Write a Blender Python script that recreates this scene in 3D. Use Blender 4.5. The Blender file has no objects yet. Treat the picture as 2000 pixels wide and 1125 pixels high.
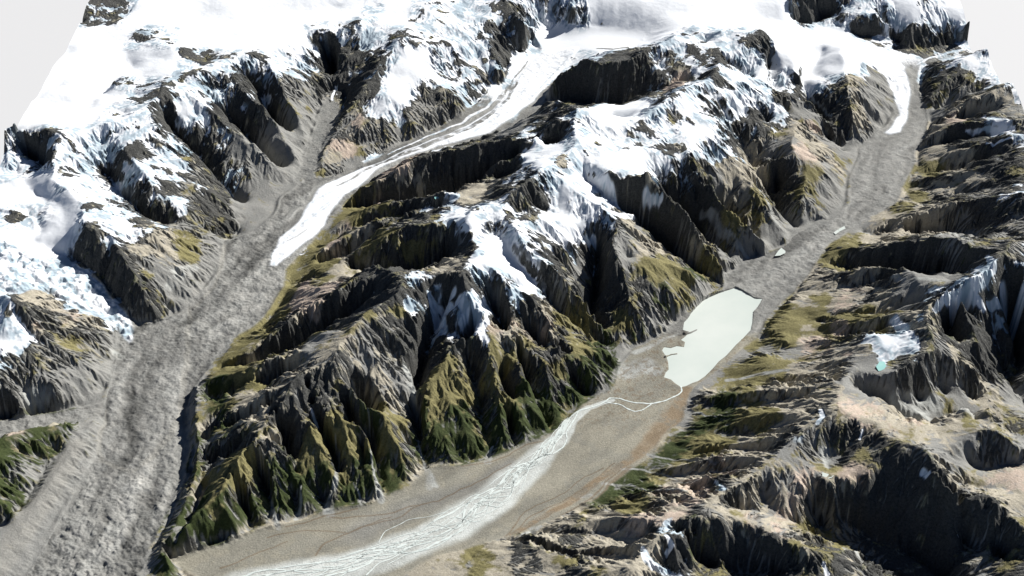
import bpy, math, time
import numpy as np
T0 = time.time()
rng = np.random.default_rng(7)
# ------------------------------------------------------------------ camera numbers (units: kilometres)
CH, PITCH, FOC = 23.0, math.radians(34.0), 2778.0      # camera height, downward pitch, focal length in px of a 2000 px wide frame
CP, SP = math.cos(PITCH), math.sin(PITCH)
X0, X1, Y0, Y1 = -15.7, 16.75, 19.0, 50.35              # the terrain block
BASE = -1.6

def ray(px, py):
    u = -(np.asarray(py, float) - 562.5) / FOC
    return (np.asarray(px, float) - 1000.0) / FOC, CP + u * SP, -SP + u * CP

def at(px, py, z):
    dx, dy, dz = ray(px, py)
    t = (CH - z) / -dz
    return np.stack([dx * t, dy * t, z + 0 * t], -1)

def P(s):                                              # "x,y,z x,y,z" -> array
    return np.array([[float(v) for v in q.split(',')] for q in s.split()])

def W3(s):
    a = P(s)
    return at(a[:, 0], a[:, 1], a[:, 2])

# ------------------------------------------------------------------ skeleton: ridge crests
RIDGES = """
165,-8,2.3 300,-10,2.35 500,-12,2.4 700,-14,2.45 900,-12,2.45 1100,-12,2.42 1300,-14,2.42 1500,-14,2.45 1700,-10,2.4 1810,-2,2.3
5,262,2.35 25,250,2.4 60,262,2.3 100,246,2.4 125,262,2.35 165,258,2.2 200,245,2.25 245,240,2.2 285,213,2.3 310,198,2.3 333,160,2.4 347,152,2.4 390,145,2.4 430,118,2.4 490,106,2.35 510,92,2.3 560,75,2.35 588,52,2.4 612,54,2.35 640,62,2.25 672,52,2.3 700,42,2.4 740,28,2.4 790,8,2.4 830,3,2.45 900,-8,2.4
225,158,2.25 245,168,2.2 262,178,2.15 285,183,2.2 310,170,2.3 333,160,2.4
215,202,2.1 240,192,2.15 262,180,2.15
250,60,2.1 275,58,2.2 298,78,2.1 330,88,2.2 348,95,2.25 370,100,2.25 400,112,2.2 430,118,2.35
162,42,2.0 190,15,2.25 218,2,2.3 240,22,2.2
85,250,2.4 120,272,2.3 105,310,2.1 95,350,2.0
285,213,2.3 305,250,2.1 340,290,1.75 380,335,1.45 415,380,1.1 445,420,.8 465,452,.5
347,152,2.4 385,195,2.1 430,235,1.8 480,275,1.4 520,315,1.05 550,350,.7
220,260,2.1 260,320,1.85 310,370,1.5 360,410,1.2 410,440,.85 450,460,.5
500,97,2.3 530,135,2.1 555,180,1.75 580,225,1.35 600,270,.95
430,118,2.4 470,165,2.1 510,210,1.75 545,255,1.35 575,305,.9
700,42,2.35 660,55,2.2 665,90,1.95 660,130,1.6
790,70,2.35 815,40,2.35 816,10,2.4
790,70,2.35 760,100,2.1 735,135,1.9 710,170,1.65 690,205,1.4 665,235,1.2 645,262,1.05 632,300,.85 622,335,.68
790,70,2.35 820,95,2.1 850,135,1.7 880,180,1.35 900,215,1.05
735,135,1.9 770,190,1.5 800,235,1.15 830,262,.85
690,205,1.4 720,240,1.2 750,280,.85
850,20,2.35 880,30,2.3 930,55,2.1 965,90,1.8 985,130,1.5 975,170,1.2
980,-8,2.5 1005,30,2.35 1030,55,2.1 1045,75,1.8
1120,5,2.4 1130,35,2.0 1125,50,1.8
1240,-5,2.4 1290,-8,2.45 1350,2,2.35 1400,-8,2.4
170,400,2.05 165,430,2.05 172,452,1.95 210,448,1.85 224,468,1.75 240,500,1.6 262,535,1.35 285,570,1.05 305,600,.75 318,618,.45
170,400,2.05 215,415,1.9 260,440,1.65 300,455,1.45 345,470,1.15 390,485,.85 420,500,.6
300,455,1.45 330,500,1.1 350,545,.8 358,580,.55
100,350,2.0 140,375,2.05 170,400,2.05
0,575,1.8 20,588,1.8 45,598,1.75 70,640,1.45 100,670,1.2 140,700,.95 180,725,.7
0,680,1.5 40,700,1.25 80,740,.95 120,770,.65
-60,700,1.6 -20,740,1.3 20,770,.9 45,800,.6
45,598,1.75 100,625,1.3 150,645,1.0 195,660,.7
-120,860,1.3 -40,862,1.1 40,850,.85 90,838,.72 133,828,.66
-40,862,1.1 0,900,.85 40,940,.55
-60,900,1.1 -20,960,.75 20,1000,.5
318,1085,.3 345,1050,.5 372,1015,.68 400,995,.75 421,978,.82 445,935,.95 463,909,1.02 480,880,1.08 501,858,1.15 521,822,1.25 533,806,1.32 545,790,1.42 556,770,1.52 568,741,1.62 599,720,1.68 630,712,1.7 657,708,1.75 664,684,1.85 674,662,1.9 682,642,1.95 706,620,2.0 737,600,2.05 765,581,2.08 780,560,2.1 791,541,2.12 810,545,2.1 837,543,2.08 853,535,2.08 880,537,2.12 906,543,2.15 922,525,2.15 939,507,2.15 930,490,2.15 922,470,2.2 915,440,2.3 908,420,2.35 925,408,2.38 950,402,2.38 985,397,2.4 1005,380,2.45 1030,365,2.5 1046,336,2.55 1083,331,2.5 1107,301,2.5 1120,288,2.55 1126,260,2.65 1129,232,2.75 1134,213,2.8 1155,212,2.72 1171,216,2.7 1185,232,2.58 1203,247,2.5 1227,253,2.45 1251,238,2.5 1273,221,2.55 1289,205,2.6 1316,186,2.65 1348,173,2.55 1375,160,2.5 1398,138,2.5 1412,100,2.55 1407,61,2.6
1290,88,2.5 1320,70,2.6 1337,63,2.62 1355,78,2.5 1377,76,2.4 1392,68,2.5 1407,61,2.6 1430,62,2.58 1449,63,2.6 1470,62,2.6 1484,57,2.65 1505,72,2.4 1532,72,2.2 1565,73,2.0 1599,71,1.95 1625,78,1.98 1647,80,2.0 1648,95,1.95 1641,108,1.9 1615,138,1.75
1641,108,1.95 1650,140,1.85 1658,165,1.75 1665,210,1.45 1670,237,1.15
1660,165,1.75 1690,190,1.4 1720,215,1.05
1290,88,2.55 1268,97,2.5 1240,115,2.35 1218,124,2.28 1180,126,2.2 1140,122,2.1 1115,138,1.85 1090,155,1.6 1072,178,1.3
1278,97,2.45 1290,130,2.1 1302,165,1.85
1532,72,2.2 1548,110,2.0 1560,140,1.85
1484,57,2.65 1500,95,2.3 1488,150,1.95 1508,185,1.8 1530,215,1.6 1556,238,1.4 1595,262,1.1 1633,285,.92
1508,185,1.8 1545,185,1.6 1580,205,1.35 1610,235,1.05 1640,262,.9
1556,240,1.5 1548,272,1.42 1555,290,1.38 1572,306,1.25 1573,345,1.05 1569,383,.85 1567,425,.52
1572,306,1.25 1610,340,1.0 1640,370,.7
1560,360,.95 1590,400,.72 1615,428,.5
1555,300,1.35 1520,310,1.25 1490,325,1.1 1478,320,1.05
1412,100,2.55 1440,130,2.1 1470,150,1.9
1480,195,1.8 1490,215,1.6 1500,235,1.35
1348,173,2.55 1375,205,2.3 1400,240,2.0 1423,280,1.7 1438,315,1.5 1455,350,1.35 1477,380,1.12 1495,400,.95 1506,421,.8 1525,445,.6 1540,470,.47
1316,186,2.65 1330,215,2.4 1345,250,2.2 1352,285,2.1 1358,311,2.0 1370,330,1.88 1390,362,1.65 1410,397,1.4 1437,415,1.2 1463,447,.95 1485,468,.72 1503,490,.52
1330,240,2.3 1315,262,2.2 1308,290,2.1
1120,288,2.55 1138,292,2.5 1153,309,2.42 1185,339,2.32 1211,347,2.3 1246,348,2.3 1262,341,2.35 1280,360,2.1 1298,380,1.9 1318,400,1.7 1338,421,1.5 1355,442,1.3 1370,463,1.1 1390,490,.85 1410,519,.58
1083,331,2.5 1110,360,2.3 1135,378,2.2 1153,390,2.1 1182,416,1.95 1217,453,1.7 1246,485,1.42 1290,517,1.1 1340,533,.85 1375,548,.6
1197,440,1.85 1196,472,1.7 1203,505,1.5 1215,530,1.25 1227,548,1.1 1253,592,.8 1280,615,.55 1302,638,.35
1230,500,1.35 1265,510,1.28 1300,552,.95 1325,590,.6
1203,508,1.5 1207,540,1.2 1213,570,.95 1232,595,.82 1242,630,.5 1243,655,.3
1000,385,2.42 992,410,2.35 998,437,2.3 1012,462,2.2 1025,485,2.1 1050,505,1.9 1067,520,1.78 1100,540,1.55 1127,558,1.35 1145,585,1.1 1160,610,.85 1175,640,.55
939,507,2.15 960,525,2.05 985,545,1.9 1012,572,1.65 1022,590,1.55 1050,608,1.4 1072,625,1.2 1090,650,1.05 1115,672,.9 1150,680,.75 1180,690,.55 1203,700,.32
1060,615,1.3 1082,660,1.1 1105,690,.85 1140,715,.6 1175,742,.3
970,533,2.0 990,590,1.6 1005,640,1.3 1030,680,1.1 1060,715,.8 1095,745,.5 1130,775,.25
1000,640,1.3 1010,700,1.05 1030,760,.75 1055,800,.45 1065,840,.15
906,543,2.12 917,579,1.9 932,600,1.75 946,619,1.6 946,653,1.4 960,700,1.15 965,740,.95 972,790,.7 980,830,.45 985,875,.1
945,640,1.5 905,668,1.35 876,687,1.22 860,715,1.1 842,737,1.0 831,765,.9 828,800,.75 832,850,.4 845,895,.1
880,700,1.15 893,740,.95 905,790,.7 915,840,.42 922,885,.08
960,740,.95 1000,790,.65 1020,830,.35 1030,865,.08
791,541,2.12 812,580,1.85 820,620,1.6 805,665,1.3 800,700,1.1
765,581,2.05 785,620,1.75 795,660,1.4
737,600,2.05 765,645,1.6 785,690,1.25 805,740,.9 815,775,.7
706,620,2.0 735,670,1.6 765,720,1.2 790,760,.9
682,642,1.95 705,695,1.5 730,745,1.15 755,790,.9
657,712,1.75 675,740,1.5 701,787,1.2 725,805,1.05 746,815,.98 765,840,.8 780,868,.55 800,895,.3 817,912,.05
655,720,1.7 662,760,1.35 668,800,1.15 679,827,1.0 700,840,.92 714,852,.85 720,880,.65 724,905,.5 735,945,.22 742,975,.03
599,722,1.66 620,770,1.35 650,820,1.1 672,860,.85 690,905,.55 705,945,.25 712,985,.02
568,742,1.6 573,800,1.25 592,822,1.1 615,842,.98 630,880,.75 645,912,.55 648,950,.3 655,995,.03
533,807,1.3 540,835,1.08 548,855,.95 560,885,.8 570,910,.62 582,940,.42 594,966,.28 615,1005,.03
501,858,1.14 512,885,1.0 523,915,.78 530,945,.55 535,985,.25 545,1028,.03
463,909,1.0 475,935,.78 486,958,.58 500,985,.35 520,1030,.03
421,978,.8 440,1000,.6 455,1020,.4 465,1050,.04
385,1005,.7 400,1035,.45 410,1062,.05
350,1045,.5 362,1065,.25
521,822,1.25 495,830,1.12 461,842,.95 440,858,.75 417,872,.55 395,885,.32
501,860,1.12 470,878,.92 435,900,.7 400,920,.42
463,910,1.0 435,925,.8 405,950,.55 380,975,.3
430,965,.85 395,985,.6 360,1015,.3
563,745,1.6 535,755,1.42 505,773,1.2 470,795,.98 443,818,.78 420,838,.6 405,855,.42
550,780,1.45 515,790,1.2 480,815,.95 445,835,.7
664,684,1.85 635,680,1.68 600,685,1.55 572,695,1.45 528,707,1.2 488,729,.98 450,736,.75 417,741,.55 388,752,.38
530,707,1.2 490,745,.9 450,770,.65 412,785,.4
791,541,2.12 765,527,2.0 740,518,1.9 715,522,1.82 690,545,1.7 663,575,1.55 635,585,1.4 610,595,1.28 567,622,1.1 533,655,.88 507,672,.7 480,690,.58 450,702,.42
690,545,1.7 640,560,1.3 600,580,1.1 560,600,.85 525,625,.6
903,432,2.25 870,443,2.05 845,441,1.98 820,440,1.93 797,439,1.9 780,455,1.75 757,463,1.6 730,478,1.4 700,497,1.15 660,515,.95 610,530,.75
908,422,2.3 880,410,2.0 850,417,1.95 820,415,1.85 799,407,1.8 780,418,1.7 762,430,1.55 730,432,1.35 700,448,1.15 665,470,.95 620,495,.72
985,397,2.35 945,386,2.15 915,385,2.0 890,380,1.88 863,378,1.78 837,382,1.6 810,385,1.48 783,394,1.35 738,402,1.1 700,412,.92 670,430,.75
1129,232,2.7 1110,235,2.66 1089,238,2.6 1065,252,2.5 1046,266,2.38 1020,268,2.27 991,271,2.17 965,272,2.08 943,279,2.0 915,286,1.9 890,293,1.8 862,298,1.7 837,304,1.6 800,320,1.42 765,338,1.25 740,355,1.1 710,372,.9 690,390,.7
1107,301,2.45 1080,300,2.4 1055,308,2.3 1030,305,2.2 1010,303,2.1 983,312,1.95 965,328,1.8 943,348,1.6 920,362,1.4
1046,336,2.5 1020,343,2.3 1000,348,2.15 975,360,1.95 955,372,1.75
1134,213,2.78 1112,205,2.45 1090,202,2.25 1070,203,2.1 1055,218,1.85 1040,235,1.6 1015,245,1.4 985,258,1.15
1500,12,2.3 1525,2,2.4 1560,-8,2.45 1600,-12,2.4 1650,-10,2.3 1700,-5,2.25 1740,-5,2.2
1660,28,2.1 1690,22,2.15 1720,30,2.05 1740,45,1.9
1770,60,1.8 1785,40,2.0 1813,20,2.1 1830,12,2.15 1847,10,2.2 1870,13,2.15 1888,15,2.15 1896,30,2.1 1900,60,2.0
1813,22,2.1 1808,50,1.8 1790,85,1.4
1943,97,2.0 1915,97,1.95 1900,103,1.9 1883,112,1.82 1867,133,1.62 1845,155,1.4 1825,178,1.15 1815,195,1.0
1943,97,2.0 1952,115,1.95 1955,135,1.9
1890,108,1.85 1850,115,1.5 1815,125,1.25
1994,195,1.95 1985,175,2.0 1977,165,2.05 1955,172,2.0 1933,187,1.85 1910,200,1.65 1885,212,1.4 1850,228,1.15 1820,250,.95
2010,232,2.0 1985,231,1.98 1960,233,1.9 1925,238,1.7 1887,243,1.5 1850,250,1.25 1820,268,1.0 1800,280,.85
2040,262,2.1 2000,268,2.05 1977,268,2.0 1945,270,1.85 1920,276,1.65 1893,284,1.45 1850,295,1.15 1810,312,.85
2050,300,2.1 2010,308,2.05 1980,310,2.0 1955,312,1.88 1933,318,1.72 1890,335,1.4 1850,345,1.1 1800,360,.75
2060,368,2.3 2000,378,2.2 1965,382,2.0 1933,388,1.8 1895,388,1.6 1860,396,1.4 1825,408,1.2 1800,418,1.05 1775,430,.88 1750,445,.7
2050,470,2.4 2000,470,2.4 1970,480,2.4 1950,492,2.28 1930,490,2.15 1900,482,2.05 1887,472,2.0 1867,465,1.9 1840,468,1.78 1820,472,1.68 1800,471,1.58 1775,474,1.45 1750,479,1.28 1720,485,1.08 1687,489,.88 1655,485,.7 1628,478,.55
1860,468,1.85 1845,490,1.6 1830,510,1.4
1855,575,1.95 1837,573,1.75 1815,568,1.65 1795,560,1.6 1785,545,1.55 1778,535,1.48 1755,530,1.32 1725,522,1.2 1700,520,1.12 1675,525,.95 1650,530,.8 1610,538,.6 1570,548,.42
1778,560,1.5 1750,572,1.35 1717,590,1.1 1685,600,.95 1650,608,.75 1600,625,.5
1970,480,2.4 1955,505,2.35 1935,522,2.28 1910,545,2.2 1890,556,2.15 1870,566,2.05 1855,575,2.0 1838,585,2.0 1822,597,1.98 1815,615,1.92 1814,635,1.9 1820,655,1.85 1835,680,1.7
1813,610,1.92 1785,612,1.75 1753,616,1.58 1720,620,1.38 1677,625,1.1 1640,635,.85 1600,650,.6
1720,655,1.6 1690,658,1.45 1660,665,1.2 1630,672,1.0 1600,680,.8
1643,668,1.15 1600,695,.85 1550,700,.62 1500,700,.48
1835,680,1.75 1815,690,1.75 1790,698,1.72 1773,706,1.7 1745,725,1.6 1715,730,1.5 1690,722,1.45 1670,720,1.4 1650,740,1.45 1643,760,1.6 1634,783,1.75
1815,690,1.75 1835,725,1.3 1850,760,.95
1773,706,1.7 1790,745,1.3 1800,775,1.0
1835,680,1.75 1862,710,1.4 1888,745,1.0 1905,775,.75
1870,566,2.05 1885,600,1.85 1893,630,1.7 1905,665,1.5 1925,700,1.2 1942,722,1.0 1960,750,.75
1970,480,2.4 1992,520,2.2 2015,560,2.0 2050,610,1.8
1634,783,1.78 1612,805,1.65 1598,815,1.6 1575,830,1.5 1555,850,1.45 1535,865,1.42 1515,885,1.45 1500,900,1.42 1485,915,1.38 1467,935,1.35 1440,950,1.3 1410,963,1.32 1395,975,1.33 1383,985,1.3
1634,783,1.78 1645,795,1.75 1665,808,1.72 1690,815,1.68 1710,820,1.72 1725,842,1.7 1745,852,1.7 1770,862,1.72 1800,872,1.75 1815,890,1.75 1825,915,1.7 1835,930,1.68 1850,945,1.62 1862,962,1.58 1880,970,1.55 1905,970,1.52 1930,972,1.5 1948,995,1.4 1970,1015,1.3 2000,1042,1.2 2040,1080,1.0
1880,970,1.55 1885,990,1.35 1905,1020,1.1 1925,1050,.85 1950,1085,.6
1825,915,1.7 1850,960,1.3 1875,1010,.95 1900,1060,.65
1710,820,1.72 1700,850,1.5 1690,880,1.35
1834,845,1.55 1810,828,1.5 1780,840,1.6
1830,819,1.45 1865,812,1.45 1897,808,1.48 1930,808,1.48 1960,820,1.45 2000,848,1.35 2050,880,1.3
1865,870,1.6 1895,850,1.68 1920,838,1.75 1940,840,1.75 1955,852,1.7 1975,865,1.6 2000,880,1.5
1548,955,1.25 1565,945,1.27 1590,938,1.25 1610,948,1.24 1640,942,1.26 1670,930,1.28 1700,928,1.3
1490,1035,1.25 1520,1046,1.3 1550,1058,1.3 1580,1070,1.3 1610,1072,1.22 1635,1078,1.05 1660,1085,.85 1690,1100,.65 1710,1120,.5
1383,985,1.3 1360,1000,1.28 1340,1012,1.28 1310,1010,1.2 1277,1023,1.15
1340,1012,1.28 1330,1030,1.38 1312,1040,1.35 1280,1048,1.3 1262,1068,1.25 1250,1085,1.25 1235,1115,1.2
1333,1033,1.4 1360,1022,1.3 1377,1016,1.28 1400,1013,1.25 1427,1013,1.25 1457,1018,1.22 1475,1028,1.22 1490,1035,1.25
1377,1018,1.28 1395,1060,.95 1410,1100,.65
1333,1033,1.4 1350,1075,1.0 1365,1120,.7
1457,1020,1.2 1475,1060,.9 1490,1100,.6
1280,1048,1.3 1300,1090,1.0 1315,1130,.75
1643,760,1.55 1610,752,1.4 1570,752,1.28 1530,755,1.15 1500,757,1.02 1465,757,.88 1433,760,.75 1405,767,.55 1375,775,.4 1350,790,.25
1600,815,1.6 1560,805,1.4 1525,805,1.2 1500,807,1.1 1470,812,.95 1440,815,.8 1400,818,.6 1360,828,.35 1330,838,.15
1555,850,1.45 1520,855,1.25 1483,860,1.1 1450,860,.95 1417,862,.8 1385,868,.6 1350,875,.4 1310,880,.2 1285,888,.07
1500,900,1.42 1465,893,1.2 1433,893,1.0 1390,900,.8 1350,907,.55 1300,905,.3 1275,912,.1
1440,950,1.3 1400,935,1.15 1367,935,1.0 1330,940,.8 1300,945,.6 1265,947,.4 1235,938,.2 1213,940,.05
1383,985,1.3 1340,965,1.05 1300,965,.8 1260,965,.55 1200,963,.22 1160,968,.04
1340,1008,1.2 1300,985,1.0 1260,978,.8 1233,975,.65 1190,978,.42 1140,980,.15
1277,1023,1.15 1255,1008,1.05 1233,1003,.95 1190,1008,.75 1150,1017,.55 1110,1020,.35 1067,1028,.1
1262,1068,1.2 1230,1068,.98 1200,1068,.82 1165,1065,.7 1133,1070,.58 1100,1060,.48 1067,1050,.35 1030,1048,.2 1000,1052,.08
1235,1110,1.2 1200,1110,1.0 1160,1105,.85 1120,1090,.75 1080,1078,.62 1050,1070,.52 1025,1060,.4 985,1062,.22 950,1060,.08
1160,1105,.85 1130,1120,.7 1050,1110,.5 980,1085,.28 920,1085,.1 870,1085,.03
1050,1110,.5 960,1120,.3 880,1110,.1 800,1118,.02
1500,688,.7 1470,702,.55 1433,722,.35 1405,735,.22
1540,660,.62 1510,660,.45 1490,665,.32
1600,725,1.0 1560,722,.85 1520,728,.68 1480,735,.5 1440,745,.35
378,752,.55 386,790,.56 384,840,.56 382,890,.55 378,930,.52 368,968,.5 352,1003,.47 333,1035,.44 320,1060,.42 313,1082,.4 330,1108,.33
186,828,.42 165,850,.42 140,885,.4 110,925,.4 85,955,.4 60,1000,.38 25,1050,.36 -20,1110,.35
"""
# ------------------------------------------------------------------ valley bottoms that are not broad floors
GULLIES = """
650,110,1.45 655,160,1.1
30,330,1.7 60,370,1.75 110,395,1.85 130,420,1.85 100,450,1.75 60,470,1.7
0,420,1.8 40,450,1.7
0,250,1.9 60,300,1.75 90,330,1.7
200,330,1.6 240,380,1.35 280,420,1.2 330,440,1.0
330,240,1.75 380,290,1.3 420,340,1.0 470,395,.6
400,190,1.9 460,240,1.35 510,290,.95 540,340,.65
480,150,1.9 530,215,1.3 560,270,.85
1440,520,.4 1420,500,.45 1395,477,.52 1365,453,.62 1335,432,.75 1312,402,1.05 1290,370,1.6 1278,348,1.95
1395,535,.4 1360,515,.47 1320,491,.6 1285,465,.8 1250,430,1.15 1215,400,1.6 1180,372,1.95 1150,345,2.1
1480,490,.42 1455,468,.5 1425,438,.65 1400,408,.85 1380,380,1.15 1365,345,1.6
1560,440,.42 1535,418,.48 1510,388,.55 1490,355,.7 1470,315,.95 1452,275,1.3 1420,225,1.75
1515,330,.8 1525,375,.6
1650,290,.82 1615,280,1.0 1580,255,1.2 1540,225,1.45 1510,160,1.7 1500,120,1.85
1650,280,.82 1620,262,.88 1595,232,1.0 1575,185,1.4 1560,150,1.65 1590,130,1.7 1610,100,1.75
1205,700,.22 1185,672,.3 1165,642,.4 1158,602,.52 1160,562,.72 1165,520,1.0 1162,480,1.35 1140,440,1.75 1100,420,1.9 1050,400,2.05
1195,690,.35 1150,660,.6 1115,620,.9 1085,590,1.15 1050,560,1.45 1020,520,1.7 985,480,1.95 960,450,2.1
1150,760,.15 1110,720,.45 1080,690,.7 1055,660,.95 1030,640,1.15
1075,835,.08 1050,790,.35 1030,740,.65 1010,680,.9 980,620,1.2 960,580,1.5
955,890,.03 945,830,.35 935,770,.65 925,710,.95 915,670,1.15 925,640,1.3
1000,870,.04 995,820,.3 985,770,.6 975,720,.85
828,915,.04 822,860,.25 815,810,.42 808,770,.6 812,730,.75 825,690,.95 845,650,1.2 860,610,1.45 870,575,1.7
755,965,.03 735,930,.2 728,890,.35 722,850,.5 715,800,.75 700,760,1.0
690,985,.03 700,930,.35 710,880,.6 695,850,.75 685,800,.95
632,1005,.03 645,960,.15 655,920,.35 655,880,.55 640,835,.75 615,790,1.0 600,760,1.2
580,1015,.03 585,975,.18 575,930,.4 555,880,.65 545,820,.95
535,1035,.03 528,1000,.15 525,960,.35 510,910,.62 495,890,.8
495,1040,.03 485,1000,.18 475,970,.4 455,945,.65
395,770,.36 420,772,.45 460,768,.6 500,755,.8 540,735,1.05 580,715,1.3
390,860,.36 430,845,.5 470,830,.7 505,812,.95 530,790,1.15
388,900,.34 430,885,.55 475,865,.8
425,715,.36 460,708,.42 500,705,.48 550,684,.6 600,660,.78 650,628,1.05 690,600,1.3 740,565,1.68
540,560,.5 590,540,.65 640,520,.8 690,520,.95 750,530,1.05 800,535,1.05 840,530,1.1 870,520,1.25 890,500,1.5
620,510,.6 670,490,.8 700,478,.95 720,462,1.1 760,445,1.3 800,435,1.45 840,430,1.65
620,480,.6 680,450,.8 730,425,1.0 770,412,1.3 830,400,1.55 870,398,1.65
680,405,.58 720,398,.65 790,392,.75 850,385,.85 900,372,1.0 950,345,1.3 990,325,1.55 1015,300,1.75 1050,290,1.85 1085,285,1.95
1010,325,1.9 970,345,1.6 930,365,1.3
1060,195,1.08 1090,196,1.1 1120,197,1.12 1150,200,1.15 1180,204,1.2 1215,203,1.3 1250,197,1.45 1285,182,1.7 1320,166,1.9 1340,150,2.05
1190,222,1.9 1215,235,2.05
1040,205,1.2 1030,225,1.25 1000,240,1.1
1690,450,.52 1740,455,.58 1800,453,.68 1850,450,.88 1890,452,1.15 1925,462,1.5
1640,420,.55 1700,405,.65 1760,400,.8 1820,385,1.0 1880,370,1.3 1940,360,1.6
1700,365,.65 1780,340,.75 1850,325,1.0 1900,315,1.3 1950,300,1.7
1730,300,.72 1800,290,.85 1860,275,1.1 1920,262,1.5 1970,252,1.75
1800,260,.85 1850,240,1.05 1900,225,1.35 1950,215,1.65
1830,215,.95 1870,195,1.25 1910,170,1.5 1940,150,1.7
1590,515,.44 1640,518,.5 1690,528,.6 1740,538,.75 1790,536,.9 1840,536,1.08 1880,545,1.4
1545,590,.42 1600,570,.6 1650,555,.8 1700,550,.95 1750,550,1.1
1500,660,.32 1520,640,.4 1577,612,.6 1620,615,.8 1660,612,.95 1710,605,1.15 1760,595,1.35 1800,590,1.5
1500,640,.35 1560,660,.55 1620,655,.8 1680,645,1.15 1730,640,1.4
1470,690,.35 1530,675,.5 1590,668,.8
1420,760,.25 1470,745,.5 1540,740,.8 1600,740,1.05 1635,740,1.3
1345,780,.15 1400,790,.4 1450,785,.65 1510,780,.9 1580,775,1.2
1320,815,.1 1370,805,.35 1430,800,.6 1500,790,.9
1300,865,.06 1350,855,.3 1410,842,.6 1470,838,.85 1540,830,1.2
1270,895,.06 1320,892,.2 1380,885,.5 1440,878,.8 1500,875,1.15
1245,925,.05 1290,922,.2 1350,925,.5 1400,918,.8 1450,920,1.1
1205,950,.04 1260,955,.25 1320,955,.6 1370,958,.95
1150,978,.04 1200,970,.25 1270,972,.6 1330,980,.95
1090,1010,.04 1150,1000,.3 1210,990,.55 1270,1000,.9
1040,1040,.05 1100,1038,.25 1160,1040,.5 1220,1035,.75 1270,1045,1.0
985,1055,.05 1050,1062,.22 1110,1080,.45 1180,1085,.65 1230,1090,.9
1700,760,1.25 1735,790,1.15 1780,815,1.0 1830,850,.75 1880,860,.65 1940,870,.6 2000,900,.5
1640,735,1.3 1665,755,1.25 1700,775,1.15
1960,700,.6 1990,760,.5 2030,820,.45
1880,610,1.5 1850,640,1.4 1860,670,1.3
1930,640,1.2 1955,690,.8 1970,740,.55
1985,600,1.2 1995,660,.8 1990,720,.6
1615,925,1.2 1610,905,1.22 1625,880,1.3
1540,1010,.85 1580,1035,.55 1630,1050,.35 1680,1065,.3 1740,1100,.25 1800,1140,.2
1590,1000,.6 1650,1010,.45 1720,1050,.3 1790,1070,.3 1850,1120,.2
1480,960,1.0 1500,990,1.0 1530,1015,.9
1420,990,1.1 1460,995,1.05 1500,1005,.95
1320,1070,.6 1360,1100,.4 1440,1120,.35 1520,1125,.3
1990,960,1.35 1930,955,1.38 1890,940,1.4
1980,900,1.4 1930,905,1.42 1895,895,1.45
1720,45,1.75 1750,70,1.55 1765,85,1.4
0,810,.45 60,806,.42 120,800,.4
-40,1000,.4 0,1020,.4 30,990,.42 60,950,.44 90,915,.46 120,880,.48
338,1075,.4 355,1045,.42 370,1010,.43 384,965,.46 392,920,.5
1620,25,1.8 1590,40,1.75 1560,45,1.72
150,300,1.95 200,275,2.0 230,265,2.0
200,60,2.05 260,120,2.0 200,180,2.0 150,220,2.0 120,230,2.05
450,40,2.1 380,60,2.1 480,70,2.1 560,30,2.1 660,20,2.1
"""
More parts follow.
